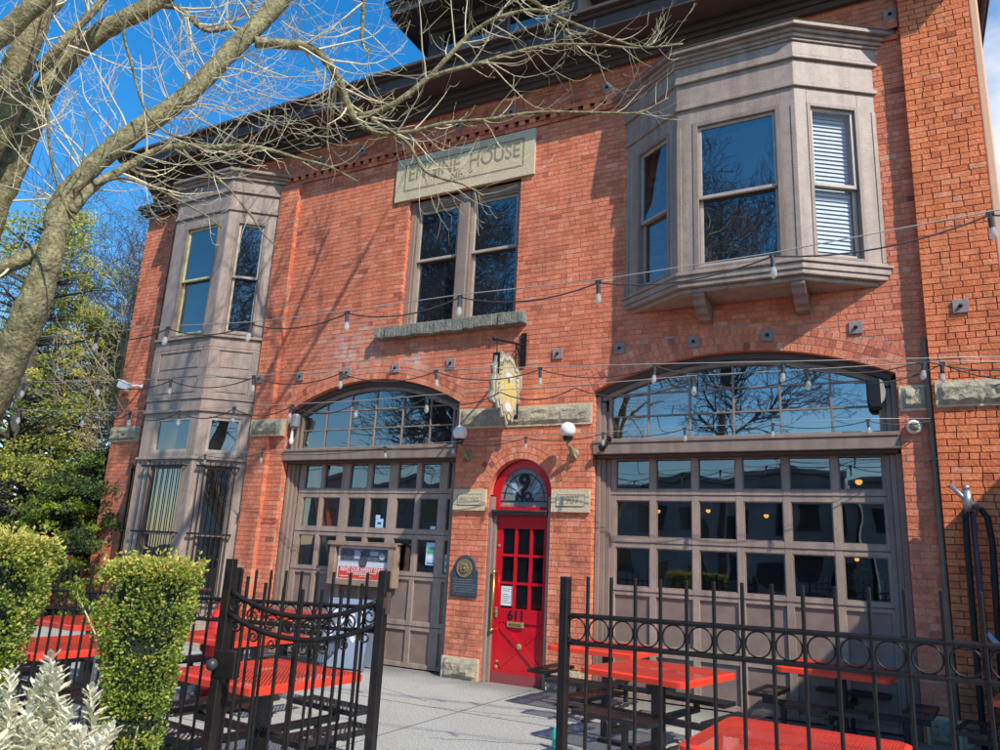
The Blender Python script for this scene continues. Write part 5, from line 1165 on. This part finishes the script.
def add_limb(L_, w0, w1, twigs, lev=2, TL=(.5, 1.2), droop=.05, curl=.16, lift=0.0, start=.15):
    P, rs = px_limb(L_, w0, w1); pp, pr_ = limb_tube(branchW, P, rs, R, 9)
    for k in range(twigs):
        i = int(len(pp)*R.uniform(start, .999)); i = min(i, len(pp)-2); d_ = (pp[i+1]-pp[i]).normalized(); sd_ = d_.cross(rv(R)).normalized()
        nd = (d_*.7+sd_*.8+Vector((0, 0, lift))).normalized(); twig_rec(twigW, pp[i], nd, R.uniform(*TL)*(1.1-.6*i/len(pp)), min(.013, max(.004, pr_[i]*.42)), lev, R, droop, curl, R.random())
    return pp
add_limb([(52, 245, 6.3), (25, 258, 6.2), (0, 270, 6.1), (-40, 300, 6.0), (-90, 330, 5.9)], 21, 16, 3)
add_limb([(-55, 470, 6.25), (-40, 330, 7.2), (-8, 215, 7.4), (14, 165, 7.5), (36, 108, 7.6), (55, 75, 7.7), (78, 50, 7.8), (105, 30, 7.9), (150, 6, 8.0), (190, -20, 8.2)], 38, 18, 16)
add_limb([(-70, 420, 6.3), (-55, 290, 7.0), (-25, 180, 7.1), (2, 118, 7.2), (20, 62, 7.2), (36, 20, 7.3), (50, -30, 7.4)], 40, 28, 12)
add_limb([(-60, 120, 6.5), (-25, 60, 6.6), (5, 32, 6.7), (38, 2, 6.8), (60, -25, 6.9)], 26, 22, 4)
add_limb([(-20, 140, 8.2), (-5, 100, 8.3), (20, 45, 8.5), (60, 0, 8.6)], 20, 14, 8)
add_limb([(36, 70, 7.4), (50, 58, 7.4), (62, 44, 7.4), (75, 30, 7.5), (92, 12, 7.6), (110, -10, 7.8)], 13, 8, 10)
# left-hand limb carried over the street (outside the frame) closes the crown
add_limb([(-62, 500, 6.2), (-140, 380, 6.0), (-240, 220, 5.9), (-330, 40, 6.2)], 34, 16, 14)
# branch that leaves the main limb and droops in front of the wall
k1 = add_limb([(255, 42, 7.5), (277, 44, 7.6), (303, 46, 7.7), (322, 56, 7.8), (336, 76, 7.9), (345, 98, 8.0), (353, 116, 8.0), (366, 128, 8.0)], 13, 9, 18, TL=(.5, 1.3), droop=.07)
add_limb([(358, 116, 8.0), (376, 112, 8.0), (400, 100, 8.0), (430, 76, 8.1), (447, 58, 8.1), (463, 41, 8.2), (480, 27, 8.2), (500, 17, 8.2), (534, 10, 8.3), (567, 21, 8.3), (608, 37, 8.4), (643, 47, 8.4), (683, 44, 8.5)], 8, 2.2, 24, lev=1, TL=(.45, 1.1), droop=.10, curl=.20)
add_limb([(428, 78, 8.1), (452, 70, 8.1), (480, 63, 8.2), (512, 53, 8.2), (552, 45, 8.3), (600, 45, 8.3), (640, 48, 8.4), (660, 40, 8.4)], 6, 2, 21, lev=1, TL=(.45, 1.1), droop=.11, curl=.20)
add_limb([(366, 128, 8.0), (382, 134, 8.0), (413, 131, 8.0), (446, 123, 8.1), (490, 119, 8.1), (530, 113, 8.2), (570, 112, 8.2), (610, 113, 8.3), (640, 112, 8.3), (668, 98, 8.4)], 6, 2, 20, lev=1, TL=(.4, 1.0), droop=.12, curl=.22)
add_limb([(372, 120, 7.9), (392, 132, 7.8), (410, 146, 7.8), (422, 168, 7.7), (440, 178, 7.7), (462, 184, 7.7), (484, 196, 7.7)], 5, 2, 20, lev=1, TL=(.4, .95), droop=.12, curl=.2)
add_limb([(560, 8, 8.3), (566, 0, 8.3), (575, -20, 8.3)], 5, 6, 2)
add_limb([(470, -40, 8.6), (500, -15, 8.5), (535, 2, 8.4), (556, 20, 8.4), (570, 34, 8.3)], 7, 3, 22, lev=2, TL=(.3, .7), droop=.05, curl=.1)
add_limb([(345, -75, 8.3), (362, -20, 8.3), (363, 12, 8.3), (362, 40, 8.3), (370, 52, 8.3)], 8, 3, 7, lev=1)
# smaller branch under the main limb
add_limb([(72, 212, 6.35), (84, 196, 6.4), (98, 183, 6.5), (118, 172, 6.6), (136, 161, 6.7), (158, 150, 6.8), (185, 146, 6.9), (215, 148, 7.0), (245, 146, 7.1), (270, 150, 7.2), (300, 159, 7.3), (330, 167, 7.4), (358, 182, 7.5)], 13, 2, 14, lev=1, TL=(.4, 1.0), droop=.08)
add_limb([(172, 148, 6.85), (200, 165, 6.9), (226, 186, 7.0), (250, 214, 7.0), (262, 232, 7.0), (278, 248, 7.0)], 4, 1.6, 7, lev=1, TL=(.3, .7))
add_limb([(95, 186, 6.45), (120, 178, 6.4), (150, 186, 6.4), (178, 200, 6.4), (205, 215, 6.45), (222, 228, 6.5)], 4, 1.6, 6, lev=1, TL=(.3, .6))
# long pale hanging shoots
add_limb([(128, 12, 5.9), (124, 35, 5.9), (131, 62, 5.9), (143, 105, 5.9), (160, 128, 5.9), (176, 136, 5.9), (203, 140, 5.9)], 4, 1.8, 4, lev=0, TL=(.15, .35))
add_limb([(45, 85, 5.8), (48, 118, 5.8), (50, 150, 5.8), (56, 178, 5.8), (64, 203, 5.8), (76, 220, 5.8), (90, 223, 5.8)], 4, 1.8, 3, lev=0, TL=(.15, .3))
add_limb([(150, 6, 8.0), (178, 8, 8.1), (205, 30, 8.2), (235, 28, 8.3), (260, 42, 8.4)], 8, 4, 14)
add_limb([(130, -20, 8.4), (165, 2, 8.5), (195, 20, 8.6), (212, 30, 8.6), (236, 20, 8.7), (256, 0, 8.8)], 6, 3, 10)
# twigs along the main limb and fine spray through the sky
for k in range(88):
    i = R.randrange(int(len(mp_)*.42), len(mp_)-2); d_ = (mp_[i+1]-mp_[i]).normalized(); sd_ = (d_.cross(rv(R)).normalized()+Vector((0, 0, .2))).normalized()
    twig_rec(twigW, mp_[i]+sd_*mrad[i]*.8, (sd_+d_*.3).normalized(), R.uniform(.5, 1.5), R.uniform(.0045, .010), 2, R, .05, .14, R.random())
# the crown above the frame: it throws the branch shadows on the left of the facade
for (L_, r0_, r1_, nt_) in (([(.40, -5.52, 7.69), (.68, -5.24, 8.51), (1.0, -4.6, 9.6), (1.4, -3.9, 10.8), (2.0, -3.4, 12.0), (2.6, -3.0, 13.4)], .095, .03, 34), ([(.68, -5.24, 8.51), (.2, -4.8, 9.6), (-.5, -4.2, 10.6), (-1.0, -3.7, 11.8), (-1.3, -3.4, 13.0)], .075, .025, 26),
        ([(1.0, -4.6, 9.6), (.6, -3.6, 10.3), (.1, -2.7, 10.9), (-.5, -1.9, 11.6)], .05, .02, 20), ([(1.4, -3.9, 10.8), (2.3, -4.3, 11.6), (3.3, -4.8, 12.4), (4.2, -5.0, 13.4)], .05, .02, 18), ([(.2, -4.8, 9.6), (.0, -5.6, 11.0), (.3, -6.2, 12.6)], .06, .02, 14), ([(-.5, -4.2, 10.6), (-1.6, -4.0, 11.4), (-2.6, -3.8, 12.2), (-3.4, -3.6, 13.4)], .05, .02, 30), ([(.1, -2.7, 10.9), (-1.2, -2.6, 11.6), (-2.4, -2.4, 12.2)], .035, .012, 24)):
    pp, pr_ = limb_tube(branchW, L_, [r0_+(r1_-r0_)*i/(len(L_)-1) for i in range(len(L_))], R, 8)
    for k in range(nt_):
        i = R.randrange(2, len(pp)-1); d_ = (pp[i+1]-pp[i]).normalized() if i+1 < len(pp) else Vector((0, 0, 1)); sd_ = d_.cross(rv(R)).normalized()
        twig_rec(twigW, pp[i], (d_*.7+sd_*.8+Vector((0, 0, .25))).normalized(), R.uniform(.7, 1.7), .014, 2, R, .02, .10, R.random())
branchW.build('branch', 'bark', tree, smooth=True); twigW.build('twigs', 'twig', tree, smooth=True)
# moss pads
w = MB()
for k in range(260):
    i = R.randrange(int(len(mp_)*.36), int(len(mp_)*.85)); q = mp_[i]+rv(R)*mrad[i]*.35+Vector((0, 0, mrad[i]*.86)); w.ball(q, R.uniform(.008, .028), 6, 0, .5)
w.build('moss', mat('moss', (.10, .13, .02), .95, noise=.5, nscale=30, bump=.8, bscale=80), tree)
# generic bare tree
def bare_tree(label, loc, h, seed, nl, spread, lev, tr_r=.2, bm='bark_dark', tm='twig_far', group=None, upright=.5, minr=.006, fork=.25):
    r = random.Random(seed); t = thing('bare_tree', label, 'tree', loc, 0, group); a = MB(); b = MB(); 
    pts = [Vector((0, 0, 0))]; d = Vector((0, 0, 1))
    for i in range(10): d = (d+rv(r)*.07+Vector((0, 0, .1))).normalized(); pts.append(pts[-1]+d*h*.085)
    a.tube(pts, [tr_r*(1-.085*i) for i in range(11)], 10)
    for k in range(nl):
        f = fork+(.98-fork)*k/nl; i = min(9, int(f*10)); p = pts[i].lerp(pts[i+1], f*10-i); az = k*2.4+r.uniform(-.4, .4)
        d_ = Vector((math.cos(az), math.sin(az), upright+r.uniform(0, .5)+f*.5)).normalized(); twig_rec(b, p, d_, h*spread*(1.1-.6*f)*r.uniform(.7, 1.1), tr_r*.33*(1.1-.8*f)+minr, lev, r, .0, .06, r.random(), minr)
    a.build('trunk', bm, t, smooth=True); b.build('branches', tm, t, smooth=True); return t
# foliage tree
def leafy(label, loc, h, rad, seed, nclump, nleaf, lm, size, cone=True, zb=.08, group='evergreen trees left of the building', name='evergreen_tree', light=.0):
    r = random.Random(seed); t = thing(name, label, 'tree', loc, 0, group); w = MB(); s = MB()
    s.tube([(0, 0, 0), (r.gauss(0, .1), r.gauss(0, .1), h*.5), (0, 0, h*.96)], [rad*.09, rad*.06, .02], 8)
    for k in range(nclump):
        f = zb+(1-zb)*r.random()**(1.25 if cone else .85); rr_ = rad*((1-f)**.75+.05 if cone else math.sin(PI*min(1, .12+.85*f))**.7)*r.uniform(.45, 1.08); az = r.uniform(0, 2*PI)
        c_ = Vector((math.cos(az)*rr_, math.sin(az)*rr_, f*h)); cs = rad*r.uniform(.09, .20); tone = r.gauss(.42, .17)+light+.10*(f-.5)
        s.tube([(0, 0, max(.1, f*h-.25*rr_)), c_*.55+Vector((0, 0, f*h*.45-.06*rr_)), c_], [.02+.012*rad, .02, .008], 4)
        for j in range(nleaf):
            off = rv(r)*cs*r.random()**.4; off.z *= .6; a_ = (rv(r)+Vector((math.cos(az)*.6, math.sin(az)*.6, -.25))).normalized()*size*r.uniform(.7, 1.4); b_ = a_.cross(rv(r)).normalized()*size*.34
            leaf(w, c_+off, a_, b_, min(1, max(0, tone+r.gauss(0, .13)+.12*off.z/cs)))
    s.build('trunk', 'bark_dark', t, smooth=True); w.build('crown', lm, t); return t
def gpos(px, D):  # ground point in picture column px at distance D
    p = at(px, 540, D); return (p.x, p.y, -.1)
leafy('tall yellow green cedar behind the bent trunk at the left edge', gpos(-8, 18), 10.4, 3.0, 31, 230, 84, 'leaf_conifer', .075, False, zb=.05, light=.22)
leafy('yellow green cedar of medium height beside the brick corner', gpos(66, 18.5), 7.4, 1.9, 32, 170, 80, 'leaf_conifer', .075, False, zb=.05, light=.20)
leafy('dark green conifer low against the brick corner', gpos(92, 16.5), 3.7, 1.7, 33, 260, 90, 'leaf_dark', .07, False, zb=.02, light=.06)
leafy('broad yellow green conifer low at the left edge', gpos(12, 16), 3.5, 1.9, 34, 170, 84, 'leaf_conifer', .065, False, zb=.02, light=.10)
leafy('lime green bush below the cedars, beyond the hedge', gpos(48, 15.5), 2.9, 1.1, 35, 110, 60, 'leaf_young', .07, False, zb=.05, name='bush', group=None)
leafy('pale olive cedar farther back between the two yellow green ones', gpos(36, 20), 8.6, 2.0, 36, 160, 80, 'leaf_conifer', .08, False, zb=.05, light=.28)
bare_tree('slim bare poplar left of the building with upswept branches', gpos(106, 17.5), 9.3, 41, 34, .30, 2, .07, upright=1.5, minr=.005, tm='twig_far', bm='twig_far', group='bare trees left of the building')
bare_tree('second slim bare poplar close beside the brick corner', gpos(128, 19), 10.4, 42, 34, .28, 2, .07, upright=1.7, minr=.005, tm='twig_far', bm='twig_far', group='bare trees left of the building')
bare_tree('bare tree farther left behind the big limbs', gpos(20, 26), 15.5, 43, 20, .36, 2, .16, upright=.7, minr=.007, tm='bark_dark', group='bare trees left of the building')
bare_tree('distant bare tree whose fine twigs fill the sky above the cornice corner', gpos(140, 32), 22, 44, 26, .36, 2, .2, upright=.6, minr=.008, tm='bark_dark', group='bare trees left of the building')
# red vehicle top beyond the hedge
p = at(76, 555, 16); t = thing('parked_car', 'dark red parked car mostly hidden behind the left fence', 'car', (p.x-.6, p.y, 0), .5)
w = MB(); w.prism([(-2.1, .35), (2.1, .35), (2.15, .75), (1.3, .92), (-1.95, .95), (-2.15, .7)], -.85, .85, XZ); w.prism([(-1.7, .951), (1.25, .93), (.6, 1.42), (-1.2, 1.45)], -.74, .74, XZ); w.build('body', 'vehicle_red', t, bevel=.05, seg=2)
w = MB(); 
for s in (-1, 1): w.prism([(-1.5, 1.0), (1.0, .98), (.5, 1.36), (-1.15, 1.38)], s*.745-.004, s*.745+.004, XZ)
w.build('window', 'opp_glass', t)
for x in (-1.35, 1.35):
    for y in (-.86, .86):
        o = MB(); o.lathe([(.2, -.1), (.33, -.1), (.34, 0), (.33, .1), (.2, .1)], 20, tr(x, y, .33) @ Matrix.Rotation(PI/2, 4, 'X')); o.build('wheel', 'blackmetal', t)
# ================================================================ the other side of the street (seen in the window reflections)
def opp(label, x0, x1, y, h, seed):
    r = random.Random(seed); t = thing('street_building', label, 'building', ((x0+x1)/2, y, -.13)); hw = (x1-x0)/2
    w = MB(); w.box(-hw, hw, -9, 0, 0, h); w.box(-hw-.15, hw+.15, -.2, .25, h+.002, h+.4); w.build('wall', 'opp', t, bevel=.02)
    f = MB(); n = int(hw*2/2.6)
    for lv in range(int(h/3.4)):
        for i in range(n): x = -hw+1.3+i*2.6; f.box(x-.6, x+.6, .002, .03, lv*3.4+1.0, lv*3.4+2.7)
    f.build('window', 'opp_glass', t)
opp('low dark shop building across the street, left', -40, -16, -40, 7.6, 1); opp('two storey dark building across the street, middle', -15.5, 3, -42, 8.0, 2); opp('low dark building across the street, right', 3.5, 26, -40, 7.2, 3)
t = thing('neighbouring_building', 'plain low stucco building standing beyond the right edge, shading the lower right corner', 'building', (9.0, -4.5, -.13))
w = MB(); w.box(0, 6, 0, 7.5, 0, 5.42); w.build('wall', 'opp', t, bevel=.02); w = MB(); w.box(-.06, 6.06, -.06, 7.56, 5.422, 5.53); w.build('coping', 'paint_dark', t, bevel=.01)
w = MB()
for y in (1.0, 3.4, 5.4): w.box(-.02, -.002, y, y+1.1, 1.1, 2.7)
w.build('window', 'opp_glass', t); w = MB(); w.box(1.0, 2.0, -.02, -.002, .02, 2.2); w.build('door', 'paint_dark', t)
bare_tree('bare street tree behind the photographer, mirrored in the upper windows', (.7, -13.8, -.13), 16, 51, 18, .38, 3, .2, upright=.75, minr=.006, tm='bark_dark', group='bare street trees', fork=.42)
bare_tree('bare street tree farther left along the kerb, mirrored in the windows', (-7.8, -10.6, -.13), 15, 52, 30, .40, 3, .26, upright=.6, minr=.008, tm='bark_dark', group='bare street trees', fork=.35)
